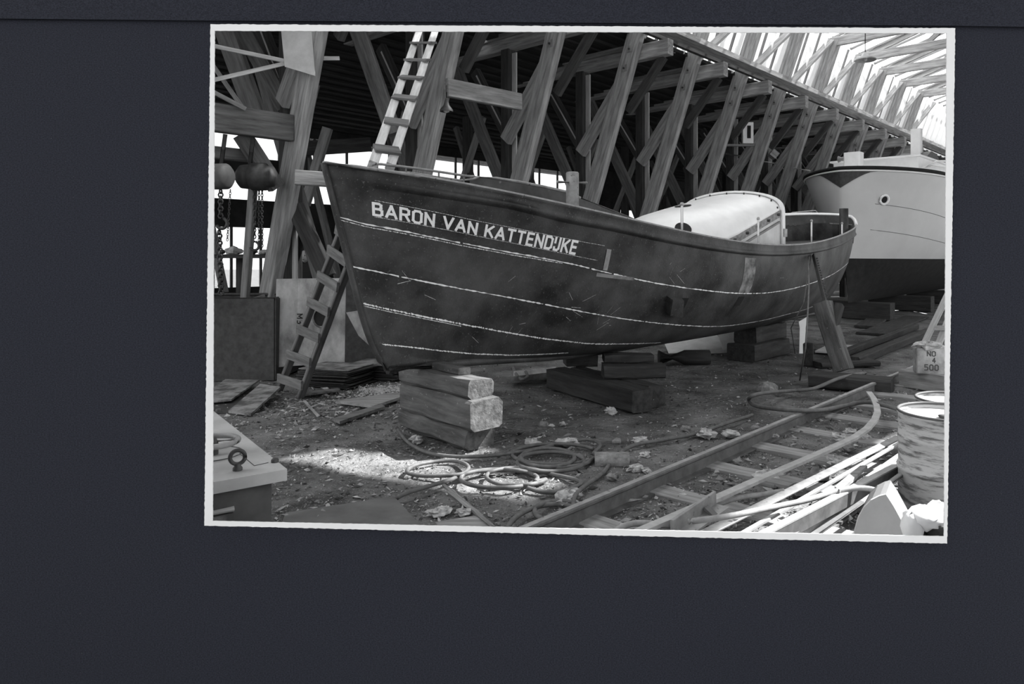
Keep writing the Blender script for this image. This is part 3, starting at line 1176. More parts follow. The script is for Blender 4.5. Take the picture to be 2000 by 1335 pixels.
outl = [(2.6, -1.15), (2.6, 1.15), (12, 1.35), (12, -1.35)]
cab.prism([yb(s, l, 3.7) for s, l in outl], (0, 0, .62))
co_ = cab.build('cabin_trunk', M['white'], yacht)
MB().prism([yb(s - .12 * (1 if s < 5 else -1), l * 1.06, 4.32) for s, l in outl], (0, 0, .05)).build('cabin_roof', M['white'], co_)
MB().tube([yb(2.7, -1.3, 4.05), yb(3.4, -1.4, 4.25), yb(5, -1.45, 4.42), yb(11, -1.5, 4.6)], .025, 8).build('guard_rail', M['white'], yacht)
MB().tube([yb(2.5, -1.3, 4.0), yb(3.2, -1.35, 4.12), yb(5, -1.4, 4.22), yb(11, -1.45, 4.35)], .02, 8).build('guard_rail', M['white'], yacht)
MB().prism([yb(3.2, -1.2, 4.38), yb(4.6, -1.2, 4.38), yb(4.2, -1.2, 4.56), yb(3.7, -1.2, 4.58)], NN * .8).build('skylight', M['iron'], co_)
mp_ = at(1790, 330, 20.2)
MB().beam(Vector((mp_.x, mp_.y, 3.8)), Vector((mp_.x, mp_.y, 5.22)), .27, .2, up=U, ch=.02).build('mast_case', M['white'], yacht)
MB().beam(yb(.9, -.02, 3.85), yb(.9, -.02, 4.34), .42, .34, up=U, ch=.03).build('windlass_box', M['white'], yacht)
MB().lathe(yb(.9, .22, 4.2), [(.07, 0), (.05, .08), (.09, .16), (0, .17)], 12, axis=NN).build('windlass_drum', M['steel'], yacht)
MB().tube([yb(.8, -.1, 3.85), yb(.75, -.12, 4.42)], .02, 6).build('windlass_lever', M['iron'], yacht)
cc = yh(2.9, 1, -1)
MB().tube([cc + U * (.22 * math.cos(k * math.pi / 8)) + Vector((0, 0, .1 * math.sin(k * math.pi / 8))) for k in range(9)], .018, 6).build('fairlead', M['steel_lt'], yacht)
for k in range(2):
    MB().tube([yh(4.6 + .3 * k, 1, -1), yh(4.6 + .3 * k, 1, -1) + Vector((0, 0, .16))], .02, 6).build('cleat_post', M['iron'], yacht)
# what the yacht stands on
for k, s in enumerate((1.2, 5.0, 9.0)):
    c = YP + U * s
    tag(MB().beam(c + EX * .9 + Vector((0, 0, .225)), c - EX * .9 + Vector((0, 0, .225)), .4, .45, ch=.02).build('keel_block', M['block_dk']),
        ('dark timber block under the yacht\'s forefoot', 'dark timber block under the middle of the yacht', 'dark timber block under the after part of the yacht')[k], 'timber block')

# ================================================================== TIMBERS
def timber(name, label, p0, p1, w, h, z0, mt, cat='timber', ch=.018, wob=.008, nseg=6, group=None):
    m = MB().beam(Vector((p0[0], p0[1], z0 + h / 2)), Vector((p1[0], p1[1], z0 + h / 2)), w, h, ch=ch, wob=wob, nseg=nseg)
    return tag(m.build(name, M[mt]), label, cat, group)


# bow stack
f0, n0 = Vector((-1.66, 7.12)), Vector((-.85, 6.23))
dd = (n0 - f0).normalized()
timber('keel_block', 'lowest worn timber of the near stack under the bow', f0 - dd * .02, n0 - dd * .05, .32, .18, 0, 'block', 'timber block', .035, .012)
timber('keel_block', 'thick middle timber of the near stack, split at its end', f0, n0 + dd * .05, .33, .262, .182, 'block', 'timber block', .03, .012)
timber('keel_block', 'pale-ended top timber of the near stack under the bow', f0 + dd * .02 - Vector((.03, .03)), n0 - dd * .03, .27, .162, .446, 'block', 'timber block', .03, .01)
w0 = f0.lerp(n0, .42)
timber('wedge', 'short wedge with a white end between bow and near stack', w0 - dd * .1 + Vector((.02, .02)), w0 + dd * .36 + Vector((.02, .02)), .13, .062, .61, 'block', 'wedge', .008, .003, 2)
# middle stack
d2 = Vector((-.56, .83)).normalized()
r2 = Vector((d2.y, -d2.x))
c2 = Vector((.545, 7.63))
timber('keel_block', 'long bottom timber of the middle stack, its corner towards the rails', c2 + r2 * .14, c2 + r2 * .14 + d2 * 1.75, .28, .25, 0, 'block_dk', 'timber block', .015)
timber('keel_block', 'second bottom timber of the middle stack, with rounded end', c2 + r2 * .42 + d2 * .12, c2 + r2 * .42 + d2 * 1.7, .27, .24, 0, 'block_dk', 'timber block', .05)
timber('keel_block', 'upper left block of the middle stack', gr(1098, 700, .25).xy + Vector((.05, -.55)), gr(1150, 700, .25).xy + Vector((.08, -.5)), .42, .16, .252, 'block_dk', 'timber block')
timber('keel_block', 'upper right block of the middle stack', gr(1178, 742, .25).xy + Vector((0, .2)), gr(1300, 742, .25).xy + Vector((0, .25)), .34, .15, .252, 'block_dk', 'timber block')
timber('keel_block', 'topmost block of the middle stack, directly under the keel', gr(1172, 742, .25).xy + Vector((.05, .38)), gr(1272, 742, .25).xy + Vector((.05, .42)), .3, .095, .404, 'block_dk', 'timber block')
# stern stack
sb = bpt(7.9, 0, 0)
timber('keel_block', 'long lower timber of the stack under the stern', (sb - U * .75 + EX * .1).xy, (sb + U * .55 + EX * .1).xy, .5, .26, 0, 'block_dk', 'timber block')
timber('keel_block', 'upper timber of the stack under the stern', (sb - U * .5 + EX * .05).xy, (sb + U * .65 + EX * .05).xy, .4, .26, .262, 'block_dk', 'timber block')
tag(MB().prism([at(1561, 690, 11.7), at(1575, 690, 11.7), at(1573, 640, 11.7), at(1577, 618, 11.7), at(1560, 628, 11.7), at(1562, 640, 11.7)], (.02, .05, 0)).build('white_board', M['white']),
    'narrow white board standing beside the stern stack', 'board')
# shore, its sole plate and jack
timber('sole_plate', 'heavy timber on the ground carrying the leaning shore', gr(1584, 752), gr(1744, 766), .36, .17, 0, 'block_dk', 'timber', .03)
timber('sole_plate', 'flat dark timber lying behind the shore\'s foot', gr(1592, 716), gr(1705, 712), .42, .09, 0, 'block_dk', 'timber', .03)
timber('short_post', 'short upright timber stub beside the stern stack', gr(1578, 714), gr(1580, 712), .14, .34, 0, 'block_dk', 'timber', .01)
shr = thing('timber_shore', 'thick leaning timber shore propping the stern of the dark boat', 'prop', at(1646, 722, 9.45))
MB().beam(at(1648, 723, 9.46), at(1606, 592, 9.75), .22, .2, up=U, ch=.02, wob=.008, nseg=4).build('timber', M['block'], shr)
MB().beam(at(1640, 595, 9.72), at(1628, 640, 9.6), .10, .12, up=U, ch=.01).build('cleat', M['block_dk'], shr)
rk = thing('rack_jack', 'toothed iron rack standing between shore and gunwale', 'jack', at(1612, 592, 9.7))
jt = on(.64, .875, .03)
jb = at(1612, 592, 9.72)
MB().beam(jt, jb, .05, .03, up=U).build('bar', M['iron'], rk)
for k in range(16):
    p = jt.lerp(jb, .1 + .85 * k / 16)
    MB().beam(p, p + Vector((.045, -.02, .015)), .03, .022).build('tooth', M['iron'], rk)
rp_ = [on(.62, .87, .03), at(1580, 560, 9.6), at(1577, 620, 9.2), at(1573, 680, 9.0), at(1562, 742, 9.63)]
tag(MB().tube(rp_, .010, 6).build('rope', M['hose']), 'dark rope hanging from the gunwale beside the shore', 'rope')
tag(MB().tube([on(.63, .86, .03), at(1570, 590, 9.5), at(1545, 640, 9.9), gr(1553, 690)], .007, 6).build('rope', M['hose']), 'thin line slanting from the gunwale to the stern stack', 'rope')
# log and other lengths on the ground
lg = thing('log', 'dark round log lying behind the middle stack', 'log', gr(1336, 713))
a_, b_ = gr(1288, 714) + Vector((0, .1, .11)), gr(1388, 713) + Vector((0, .1, .11))
MB().tube([a_, a_.lerp(b_, .5), b_], .115, 12).build('trunk', M['block_dk'], lg)
for k, (p, q, w, h, lab) in enumerate(((gr(1668, 714), gr(1812, 655), .16, .14, 'long dark timber running beside the track towards the yacht'),
                                       (gr(1625, 706), gr(1790, 642), .12, .12, 'second long dark timber behind the track timber'),
                                       (gr(1668, 602), gr(1822, 604), .3, .16, 'straight timber lying in front of the yacht'),
                                       (gr(1700, 655), gr(1790, 620), .6, .05, 'wide dark plank lying between track and yacht'),
                                       (gr(1690, 640), gr(1730, 612), .5, .05, 'shorter dark plank lying before the yacht'))):
    timber('ground_timber', lab, p, q, w, h, 0, 'block_dk', 'timber')
timber('support_block', 'pale timber block carrying the marked tin at the right edge', gr(1772, 752), gr(1900, 775), .34, .22, 0, 'wood_mid', 'timber block', .01)

# ================================================================== LADDERS
def ladder(name, label, l0, l1, r0, r1, ts, mt, rmt, w=.05, h=.09, rung=(.03, .10), split=None):
    o = thing(name, label, 'ladder', (l0 + r0) / 2)
    nrm = (l1 - l0).cross(r0 - l0).normalized()
    for p, q in ((l0, l1), (r0, r1)):
        MB().beam(p, q, w, h, up=nrm, ch=.008).build('side_rail', M[mt], o)
    fr = nrm if nrm.dot(Vector((0, -1, 0))) > 0 else -nrm
    for k in ts:
        p, q = l0.lerp(l1, k) + fr * (h / 2 + rung[0] / 2), r0.lerp(r1, k) + fr * (h / 2 + rung[0] / 2)
        e = (q - p).normalized() * .04
        MB().beam(p - e, q + e, rung[1], rung[0], up=nrm, ch=.004).build('rung', M[rmt], o)
    return o


ladder('wooden_ladder', 'dark wooden ladder with flat rungs leaning beside the bow', gr(545, 762), at(672, 438, 7.9), gr(587, 774), at(702, 462, 7.55),
       [.085, .24, .40, .565, .715, .86, .97], 'wood_dim', 'wood_dim', .055, .085, (.028, .11))
ladder('wooden_ladder', 'pale wooden ladder rising behind the bow to the tie beams', lane(728, 322, .35), at(818, 62, 10.2), lane(762, 326, .32), at(850, 60, 10.0),
       [.06, .22, .38, .53, .68, .84], 'wood_lt', 'wood_dim', .09, .08, (.03, .13))
tr_ = thing('trestle', 'pale wooden trestle leaning at the right edge beside the tin', 'trestle', gr(1800, 700))
MB().beam(gr(1797, 690) + Vector((0, 0, .02)), at(1858, 560, 12.0), .06, .10, ch=.006).build('leg', M['wood_lt'], tr_)
MB().beam(gr(1825, 694) + Vector((0, 0, .02)), at(1866, 590, 11.8), .06, .10, ch=.006).build('leg', M['wood_lt'], tr_)
MB().beam(at(1828, 640, 12.0), at(1850, 640, 11.8), .05, .08).build('cross_piece', M['wood_lt'], tr_)

# ================================================================== TRACK AND BARS
trk = thing('slipway_track', 'narrow steel track on sleepers crossing the lower right ground', 'track', gr(1400, 910))
R0 = gr(1110, 1035)
for off, far_ in ((0, 9.5), (1.2, 9.5)):
    a_, b_ = R0 + EX * off - U * 1.2, R0 + EX * off + U * far_
    m = MB()
    m.beam(a_ + Vector((0, 0, .008)), b_ + Vector((0, 0, .008)), .11, .016)
    m.beam(a_ + Vector((0, 0, .06)), b_ + Vector((0, 0, .06)), .018, .10)
    m.beam(a_ + Vector((0, 0, .118)), b_ + Vector((0, 0, .118)), .055, .03, ch=.008)
    ro_ = m.build('rail', M['rail'], trk)
    MB().beam(a_ + Vector((0, 0, .1345)), b_ + Vector((0, 0, .1345)), .04, .003).build('rail_head', M['steel'], ro_)
sp = None
for k in range(13):
    c = R0 + U * (-.6 + .78 * k)
    if sp is None:
        sp = MB().beam(c - EX * .12 + Vector((0, 0, -.01)), c + EX * 1.42 + Vector((0, 0, -.01)), .2, .07, ch=.012, wob=.006, nseg=4).build('sleeper', M['wood_mid'], trk)
        c_first = c
    else:
        q = sp.copy()
        COL.objects.link(q)
        q.parent = trk
        q.location = c - c_first + EX * random.uniform(-.06, .06)
# bent flat bar
bp = [(1697, 764), (1706, 776), (1712, 790), (1714, 803), (1708, 818), (1694, 834), (1668, 852), (1620, 874), (1560, 900), (1480, 934), (1400, 969), (1300, 1012), (1235, 1040)]
m = MB()
P = [gr(x, y, .17) for x, y in bp]
V = []
for i, p in enumerate(P):
    d = (P[min(i + 1, len(P) - 1)] - P[max(i - 1, 0)]).normalized()
    s_ = d.cross(Vector((0, 0, 1)))
    V += [p + s_ * .03, p - s_ * .03, p - s_ * .03 - Vector((0, 0, .022)), p + s_ * .03 - Vector((0, 0, .022))]
Fs = []
for i in range(len(P) - 1):
    for j in range(4):
        Fs.append((4 * i + j, 4 * i + (j + 1) % 4, 4 * i + 4 + (j + 1) % 4, 4 * i + 4 + j))
m.add(V, Fs + [(3, 2, 1, 0), tuple(4 * (len(P) - 1) + j for j in range(4))])
tag(m.build('bent_bar', M['steel_lt']), 'long flat steel bar with a hooked end lying across the track', 'steel bar')


def lay(name, label, a, b, w, h, mt, z, cat='steel bar'):
    p, q = gr(a[0], a[1], z), gr(b[0], b[1], z)
    return tag(MB().beam(p - Vector((0, 0, h / 2)), q - Vector((0, 0, h / 2)), w, h, ch=.003).build(name, M[mt]), label, cat)


lay('flat_bar', 'wide grey steel bar lying between the rails nearest the hooked bar', (1340, 1057), (1776, 842), .075, .012, 'steel', .13)
lay('flat_bar', 'narrow bright bar lying on the wide grey bar', (1417, 1057), (1780, 849), .028, .02, 'steel_lt', .15)
cb_ = thing('channel_bar', 'channel bar with dark web lying over the right rail', 'steel bar', gr(1640, 965, .1))
p_, q_ = gr(1460, 1057, .2), gr(1780, 893, .2)
MB().beam(p_, q_, .05, .01).build('flange', M['steel_lt'], cb_)
MB().beam(p_ - Vector((0, 0, .045)) + EX * .018, q_ - Vector((0, 0, .045)) + EX * .018, .01, .085).build('web', M['rail'], cb_)
tag(MB().tube([gr(1560, 1065, .2), gr(1778, 914, .2)], .02, 10).build('round_bar', M['steel_lt']), 'round bright bar ending beside the pale drum', 'steel bar')
tag(MB().prism([gr(1630, 955, .21), gr(1640, 962, .21), gr(1668, 940, .21), (gr(1694, 914, .22)), gr(1680, 914, .22)], (0, 0, .02)).build('board', M['wood_mid']), 'pale splintered board lying askew among the bars', 'board')
tag(MB().prism([gr(1545, 1062, .03), gr(1600, 1010, .03), gr(1636, 1012, .03), gr(1600, 1062, .03)], (0, 0, .02)).build('board', M['wood_lt']), 'pale board end at the bottom edge between the bars', 'board')
ab = thing('angle_bracket', 'short bolted angle bracket lying on the bent bar', 'bracket', gr(1350, 1010))
a_, b_ = gr(1312, 1030, .15), gr(1396, 972, .18)
MB().beam(a_, b_, .02, .09, ch=.003).build('web', M['steel'], ab)
MB().beam(a_ + EX * .05 - Vector((0, 0, .04)), b_ + EX * .05 - Vector((0, 0, .04)), .10, .015).build('flange', M['steel'], ab)
MB().beam(a_.lerp(b_, .7) + EX * .02, a_.lerp(b_, .7) + EX * .16 - Vector((0, 0, .08)), .05, .015).build('tab', M['rail'], ab)

# ================================================================== HOSES
def cr(pts, n=8, closed=False):
    """Catmull-Rom through the points"""
    P = [Vector(p) for p in pts]
    out = []
    N = len(P)
    for i in range(N if closed else N - 1):
        p0, p1, p2, p3 = (P[(i - 1) % N], P[i], P[(i + 1) % N], P[(i + 2) % N]) if closed else (P[max(i - 1, 0)], P[i], P[i + 1], P[min(i + 2, N - 1)])
        for k in range(n):
            t_ = k / n
            out.append(.5 * ((2 * p1) + (p2 - p0) * t_ + (2 * p0 - 5 * p1 + 4 * p2 - p3) * t_ ** 2 + (3 * p1 - p0 - 3 * p2 + p3) * t_ ** 3))
    if not closed:
        out.append(P[-1])
    return out


def ell(cx_, cy_, rx, ry, a0, a1, n=14):
    return [(cx_ + rx * math.cos(math.radians(a0 + (a1 - a0) * i / n)), cy_ + ry * math.sin(math.radians(a0 + (a1 - a0) * i / n))) for i in range(n + 1)]


def hose(label, pts, r=.016, mt='hose', z=.016, name='hose', cross=.02):
    P = []
    for i, (x, y) in enumerate(pts):
        P.append(gr(x, y, z + cross * (.5 + .5 * math.sin(i * 1.7))))
    return tag(MB().tube(cr(P, 6), r, 8).build(name, M[mt]), label, 'hose')


hose('hose curling round the near block stack into the coil', [(776, 836), (796, 862), (830, 881), (875, 890), (931, 891), (987, 886), (1043, 877), (1100, 864), (1150, 858), (1172, 868), (1160, 884)] + ell(1085, 886, 85, 20, 10, 330), .016)
hose('flat inner coil of hose right of the near block stack', ell(1070, 893, 52, 18, 20, 560, 24) + ell(1075, 901, 66, 19, 200, 540, 16), .016, z=.03)
hose('hose loop lying in the sunlit patch', [(1165, 890), (1140, 906), (1080, 914), (1010, 917), (930, 920), (890, 927), (840, 929), (806, 926), (795, 919), (812, 908), (850, 901), (890, 900), (912, 908), (913, 918), (890, 932), (868, 940), (800, 960), (775, 972)], .016)
hose('lower hose loops between the coil and the sunlit patch', ell(975, 934, 75, 18, -20, 380, 20) + ell(1010, 930, 60, 17, 20, 330, 14) + [(1075, 925), (1120, 935), (1135, 944), (1100, 958), (1060, 960), (1030, 952)], .016, z=.02)
hose('hose running from the lower coil up towards the middle stack', ell(1092, 998, 48, 20, 60, 400, 18) + [(1120, 975), (1140, 950), (1175, 925), (1200, 895), (1235, 870), (1300, 858), (1360, 846), (1420, 826), (1470, 810)], .017)
hose('hose end curving out of the frame at the bottom', [(985, 1040), (1005, 1012), (1040, 992), (1085, 984), (1120, 990), (1125, 1000), (1100, 1008), (1070, 1006)], .017)
hose('thick dark cable looping from the shore to the drums', [(1690, 728), (1640, 738), (1590, 758), (1540, 763), (1500, 766), (1470, 772), (1463, 782), (1480, 793), (1540, 800), (1600, 801), (1650, 792), (1690, 785), (1730, 792), (1775, 806)], .022, z=.05, cross=.12)
hose('pale dusty hose weaving over the angle bars', [(1345, 1018), (1420, 1008), (1500, 992), (1580, 975), (1640, 957), (1690, 953), (1730, 965), (1760, 985)], .018, 'hose_lt', .2, cross=.02)
hose('short pale hose end by the left rail', [(1195, 1044), (1215, 1028), (1250, 1021), (1310, 1026)], .02, 'hose_lt', .05)
hose('pale hose tail beside the bent bar', [(1385, 990), (1440, 972), (1490, 965), (1530, 958)], .018, 'hose_lt', .08)

# ================================================================== DRUMS, TIN, COWL
def drum(label, c, r, h, lid, dent):
    o = thing('oil_drum', label, 'drum', c)
    prof = [(r * .985, 0), (r, .012), (r, h * .36), (r * 1.035, h * .38), (r * 1.035, h * .41), (r, h * .43), (r, h * .70), (r * 1.03, h * .72), (r, h * .75), (r, h - .02), (r * 1.03, h - .012), (r * 1.03, h), (r * .98, h), (r * .97, h - lid)]
    MB().lathe(c, prof, 40).build('shell', M['drum'], o)
    MB().lathe(c, [(r * .97, h - lid), (0, h - lid + .004)], 40).build('lid', M['drum_in'], o)
    MB().tube([c + Vector((r * 1.0 * math.cos(k * math.pi / 20), r * 1.0 * math.sin(k * math.pi / 20), h)) for k in range(40)], .012, 6, closed=True).build('rim', M['machine_dk'], o)
    return o


d1c = Vector((2.47, 4.86, 0))
d1 = drum('pale scratched drum in front at the right edge', d1c, .295, .63, .035, 0)
MB().lathe(d1c + Vector((-.02, -.06, .605)), [(.05, 0), (.055, .012), (.02, .016), (0, .012)], 12).build('bung', M['iron'], d1)
d2c = Vector((3.12, 6.0, 0))
drum('second drum filled with pale powder behind the scratched drum', d2c, .29, .49, .03, 0)
tn = thing('tin_canister', 'square tin with painted figures standing on the pale block', 'canister', Vector((4.36, 8.95, .225)))
tc = Vector((4.36, 8.95, .225))
MB().beam(tc, tc + Vector((0, 0, .31)), .36, .24, up=(.25, 1, 0), ch=.012).build('body', M['panel'], tn)
fx = Vector((1, -.25, 0)).normalized()
fy = Vector((-.25, -1, 0)).normalized()
for ln, (txt, sz, ox, oz) in enumerate((('NO', .055, -.06, .22), ('4', .055, .0, .14), ('500', .065, -.09, .045))):
    x = 0
    m = MB()
    for ch in txt:
        for qi, quad in enumerate(stroke_quads(ch, .22)):
            m.add([tc + fy * (.1225 + qi * .0001) + fx * (ox + (x + u_) * sz) + Vector((0, 0, oz + v_ * sz)) for u_, v_ in quad], [(0, 1, 2, 3)])
        x += GL[ch][0] + .35
    m.build('lettering', M['machine_dk'], tn)
tag(MB().blob(tc + Vector((-.03, -.02, .34)), .17, .12, .05, .45, 3, 3).build('rag', M['rag']), 'pale rag bundled on top of the marked tin', 'rag')

cw_ = thing('sheet_metal_cowl', 'grey rounded sheet-metal cowl standing at the lower right corner', 'cowl', at(1730, 1106, 3.9))
front = [(1668, 1104), (1667, 1060), (1670, 1035), (1677, 1010), (1688, 990), (1702, 976), (1718, 968), (1730, 965), (1745, 988), (1770, 1034), (1800, 1104)]
fp = [at(x, y, 3.9) for x, y in front]
MB().prism(fp, (.0, .012, 0)).build('front_plate', M['hoodm'], cw_)
ex_ = Vector((.17, .33, -.03))
V = []
for p in fp:
    V += [p, p + ex_]
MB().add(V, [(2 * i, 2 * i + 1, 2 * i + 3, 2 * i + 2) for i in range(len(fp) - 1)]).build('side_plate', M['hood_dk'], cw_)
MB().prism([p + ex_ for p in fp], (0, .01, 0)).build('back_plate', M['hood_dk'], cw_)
bk = thing('bucket', 'dark round bucket in the lower right corner under the cloth', 'bucket', at(1852, 1190, 3.45) * 1)
bc = at(1856, 1186, 3.45)
bc.z = 0
MB().lathe(bc, [(.10, 0), (.14, .40), (.15, .41), (.15, .43), (.135, .43), (.1, .05), (0, .05)], 24).build('pail', M['iron'], bk)
m = MB()
m.blob(at(1806, 1010, 3.42), .10, .08, .055, .16, 5, 4)
m.blob(at(1782, 1030, 3.40), .05, .05, .075, .12, 6, 4)
m.blob(at(1832, 1004, 3.45), .06, .06, .06, .14, 7, 4)
for v_ in range(len(m.sm)):
    m.sm[v_] = True
tag(m.build('cloth_bundle', M['white']), 'white cloth bundle lying on the bucket in the lower right corner', 'cloth')
pth = timber('support_block', 'low timber stand beneath the cloth bundle', at(1790, 1150, 3.5), at(1830, 1150, 3.45), .2, .36, 0, 'wood_dim', 'timber block')

# ================================================================== MACHINE, LOWER LEFT
mc = Vector((-1.30, 3.17, 0))
me1 = Vector((-.62, .785, 0)).normalized()
me2 = Vector((-.785, -.62, 0)).normalized()
ZT = .75
mach = thing('welding_machine', 'grey steel machine box with handwheel and lifting eye, lower left corner', 'machine', mc + me1 * .8 + me2 * .3)
top = [mc, mc + me1 * 1.7, mc + me1 * 1.7 + me2 * .64, mc + me2 * .64]
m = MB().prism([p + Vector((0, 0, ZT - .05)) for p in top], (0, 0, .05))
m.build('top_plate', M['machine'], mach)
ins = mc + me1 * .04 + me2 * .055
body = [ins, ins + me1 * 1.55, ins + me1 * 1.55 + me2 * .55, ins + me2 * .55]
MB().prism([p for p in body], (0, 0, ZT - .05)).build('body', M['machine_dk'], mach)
pn = [ins + me2 * .16 - me1 * .012, ins + me2 * .53 - me1 * .012]
MB().prism([pn[0] + Vector((0, 0, .06)), pn[1] + Vector((0, 0, .06)), pn[1] + Vector((0, 0, .60)), pn[0] + Vector((0, 0, .60))], -me1 * .012).build('side_panel', M['plate'], mach)
for k in (0, 1):
    for zz in (.12, .55):
        MB().lathe(pn[0].lerp(pn[1], .08 + .84 * k) - me1 * .014 + Vector((0, 0, zz)), [(.012, 0), (.012, .012), (0, .014)], 8, axis=-me1).build('screw', M['iron'], mach)
MB().tube([pn[0] - me1 * .02 + Vector((0, 0, .62)), pn[1] - me1 * .02 + Vector((0, 0, .62))], .012, 8).build('hinge_bead', M['machine'], mach)
for (px, py) in ((427, 803), (537, 902)):
    p = gr(px, py, ZT)
    MB().lathe(p, [(.017, 0), (.017, .012), (.010, .018), (0, .018)], 10).build('bolt_head', M['iron'], mach)
ey = gr(464, 918, ZT)
yo = MB().lathe(ey, [(.02, 0), (.02, .012), (.014, .02), (.013, .03)], 12).build('eye_bolt', M['iron'], mach)
MB().tube([ey + Vector((0, 0, .058)) + (Vector((.9, .43, 0)) * math.cos(k * math.pi / 12) + Vector((0, 0, 1)) * math.sin(k * math.pi / 12)) * .030 for k in range(24)], .009, 8, closed=True).build('ring', M['iron'], yo)
hc = gr(413, 862, ZT + .06)
wo = MB().tube([hc + Vector((math.cos(k * math.pi / 20), math.sin(k * math.pi / 20), 0)) * .115 for k in range(40)], .0135, 10, closed=True).build('handwheel', M['steel'], mach)
for k in range(3):
    a = k * 2.1 + .4
    MB().tube([hc, hc + Vector((math.cos(a), math.sin(a), 0)) * .115], .008, 6).build('spoke', M['steel'], wo)
MB().lathe(Vector((hc.x, hc.y, ZT)), [(.03, 0), (.03, .05), (.02, .08), (0, .08)], 12).build('hub', M['iron'], wo)
MB().tube([Vector((hc.x, hc.y, ZT + .001)) + Vector((math.cos(k * math.pi / 20), math.sin(k * math.pi / 20), 0)) * .135 for k in range(40)], .0025, 4, closed=True).build('scale_ring', M['iron'], mach)
MB().tube([gr(468, 885, ZT + .001), gr(497, 909, ZT + .001), gr(524, 903, ZT + .001)], .0018, 4).build('plate_edge', M['iron'], mach)

# ================================================================== LEFT SIDE: TANK, PANEL, SHEETS
tank = thing('steel_tank', 'black open steel tank at the left edge behind the plates', 'tank', gr(470, 745))
tk0 = gr(536, 742)
te1, te2 = Vector((-1, -.05, 0)).normalized(), Vector((-.05, 1, 0)).normalized()
tz = 1.1
qd = [tk0, tk0 + te1 * 1.5, tk0 + te1 * 1.5 + te2 * 1.1, tk0 + te2 * 1.1]
for i in range(4):
    p, q = qd[i], qd[(i + 1) % 4]
    MB().prism([p, q, q + Vector((0, 0, tz)), p + Vector((0, 0, tz))], (Vector((0, 0, 1)).cross(q - p)).normalized() * .02).build('side_plate', M['iron'], tank)
MB().tube([p + Vector((0, 0, tz)) for p in qd], .022, 6, closed=True).build('rim', M['iron'], tank)
MB().prism([p + Vector((0, 0, tz - .25)) for p in qd], (0, 0, .02)).build('cover', M['iron'], tank)
for k in range(9):
    c = qd[0].lerp(qd[1], .1 + .8 * k / 8) + te2 * random.uniform(.15, .8)
    d = Vector((random.uniform(-1, 1), random.uniform(-.4, .4), 0)).normalized() * random.uniform(.15, .4)
    zz = tz - .2 + .06 * (k % 3)
    tag(MB().beam(c - d + Vector((0, 0, zz)), c + d + Vector((0, 0, zz + random.uniform(0, .12))), .05, .03).build('scrap_bar', M['iron' if k % 3 else 'steel']),
        'steel offcut lying in the black tank', 'scrap metal', 'steel offcuts in the tank')

pnl = thing('grey_panel', 'tall stained grey sheet panel standing behind the wooden ladder', 'panel', at(618, 700, 9.9))
P0 = at(575, 703, 9.9)
for nm, a, b, mt in (('sheet', (536, 703, 9.75), (578, 703, 9.9), 'panel'), ('sheet', (577, 703, 9.9), (673, 700, 10.1), 'panel'), ('sheet', (672, 700, 10.1), (735, 700, 10.2), 'iron')):
    p, q = at(*a), at(*b)
    p.z = q.z = .16
    MB().prism([p, q, q + Vector((0, .06, 1.20)), p + Vector((0, .06, 1.20))], (0, .03, 0)).build(nm, M[mt], pnl)
p, q = at(674, 640, 10.0), at(700, 640, 10.0)
MB().prism([at(676, 610, 10.02), at(700, 606, 10.02), at(722, 655, 10.06), at(722, 675, 10.06), at(700, 655, 10.04)], (0, .01, 0)).build('bare_patch', M['panel'], pnl)
hcn = at(627, 620, 9.95)
ho_ = MB().tube([hcn + Vector((math.cos(k * math.pi / 12) * .11, .0, math.sin(k * math.pi / 12) * .13)) for k in range(24)], .014, 6, closed=True).build('port_ring', M['plate'], pnl)
MB().prism([hcn + Vector((math.cos(k * math.pi / 12) * .10, .012, math.sin(k * math.pi / 12) * .12)) for k in range(24)], (0, .01, 0)).build('port_hole', M['black'], ho_)
m = MB()
for gi, (ch, oz) in enumerate((('3', 0), ('M', .09))):
    for qi, quad in enumerate(stroke_quads(ch, .2)):
        m.add([at(586, 626, 9.91) + Vector(((v_ - .5) * .07, -.004 - qi * .0002, oz - u_ * .07)) for u_, v_ in quad], [(0, 1, 2, 3)])
m.build('chalk_mark', M['black'], pnl)
timber('ground_timber', 'dark timber on the ground carrying the grey panel', gr(545, 715), gr(745, 712), .25, .16, 0, 'block_dk', 'timber')

random.seed(21)
for c0, n_, nm, lab in ((gr(655, 752), 12, 'pile left of the bow', 'dark thin steel sheet in the left of two low piles under the bow'),
                        (gr(742, 738), 11, 'pile under the bow', 'dark thin steel sheet in the right of two low piles under the bow')):
    for k in range(n_):
        ang = -.25 + random.uniform(-.09, .09)
        c = c0 + Vector((random.uniform(-.05, .05), random.uniform(-.04, .04) + .1, .012 + k * .02))
        o = MB()
        o.box(c, .72, .6, .011, ang)
        l2 = lab if 0 < k < n_ - 1 else lab.replace('dark thin steel sheet', 'dusty topmost steel sheet' if k else 'lowest steel sheet, on the soil,')
        tag(o.build('steel_sheet', M['plate' if k == n_ - 1 else 'iron']), l2, 'steel sheet', nm)


def slab(name, label, pix, th, mt, cat, z=.0, tilt=None):
    P = [gr(x, y, z) for x, y in pix]
    if tilt:
        for p, dz in zip(P, tilt):
            p.z += dz
    return tag(MB().prism(P, (0, 0, th)).build(name, M[mt]), label, cat)


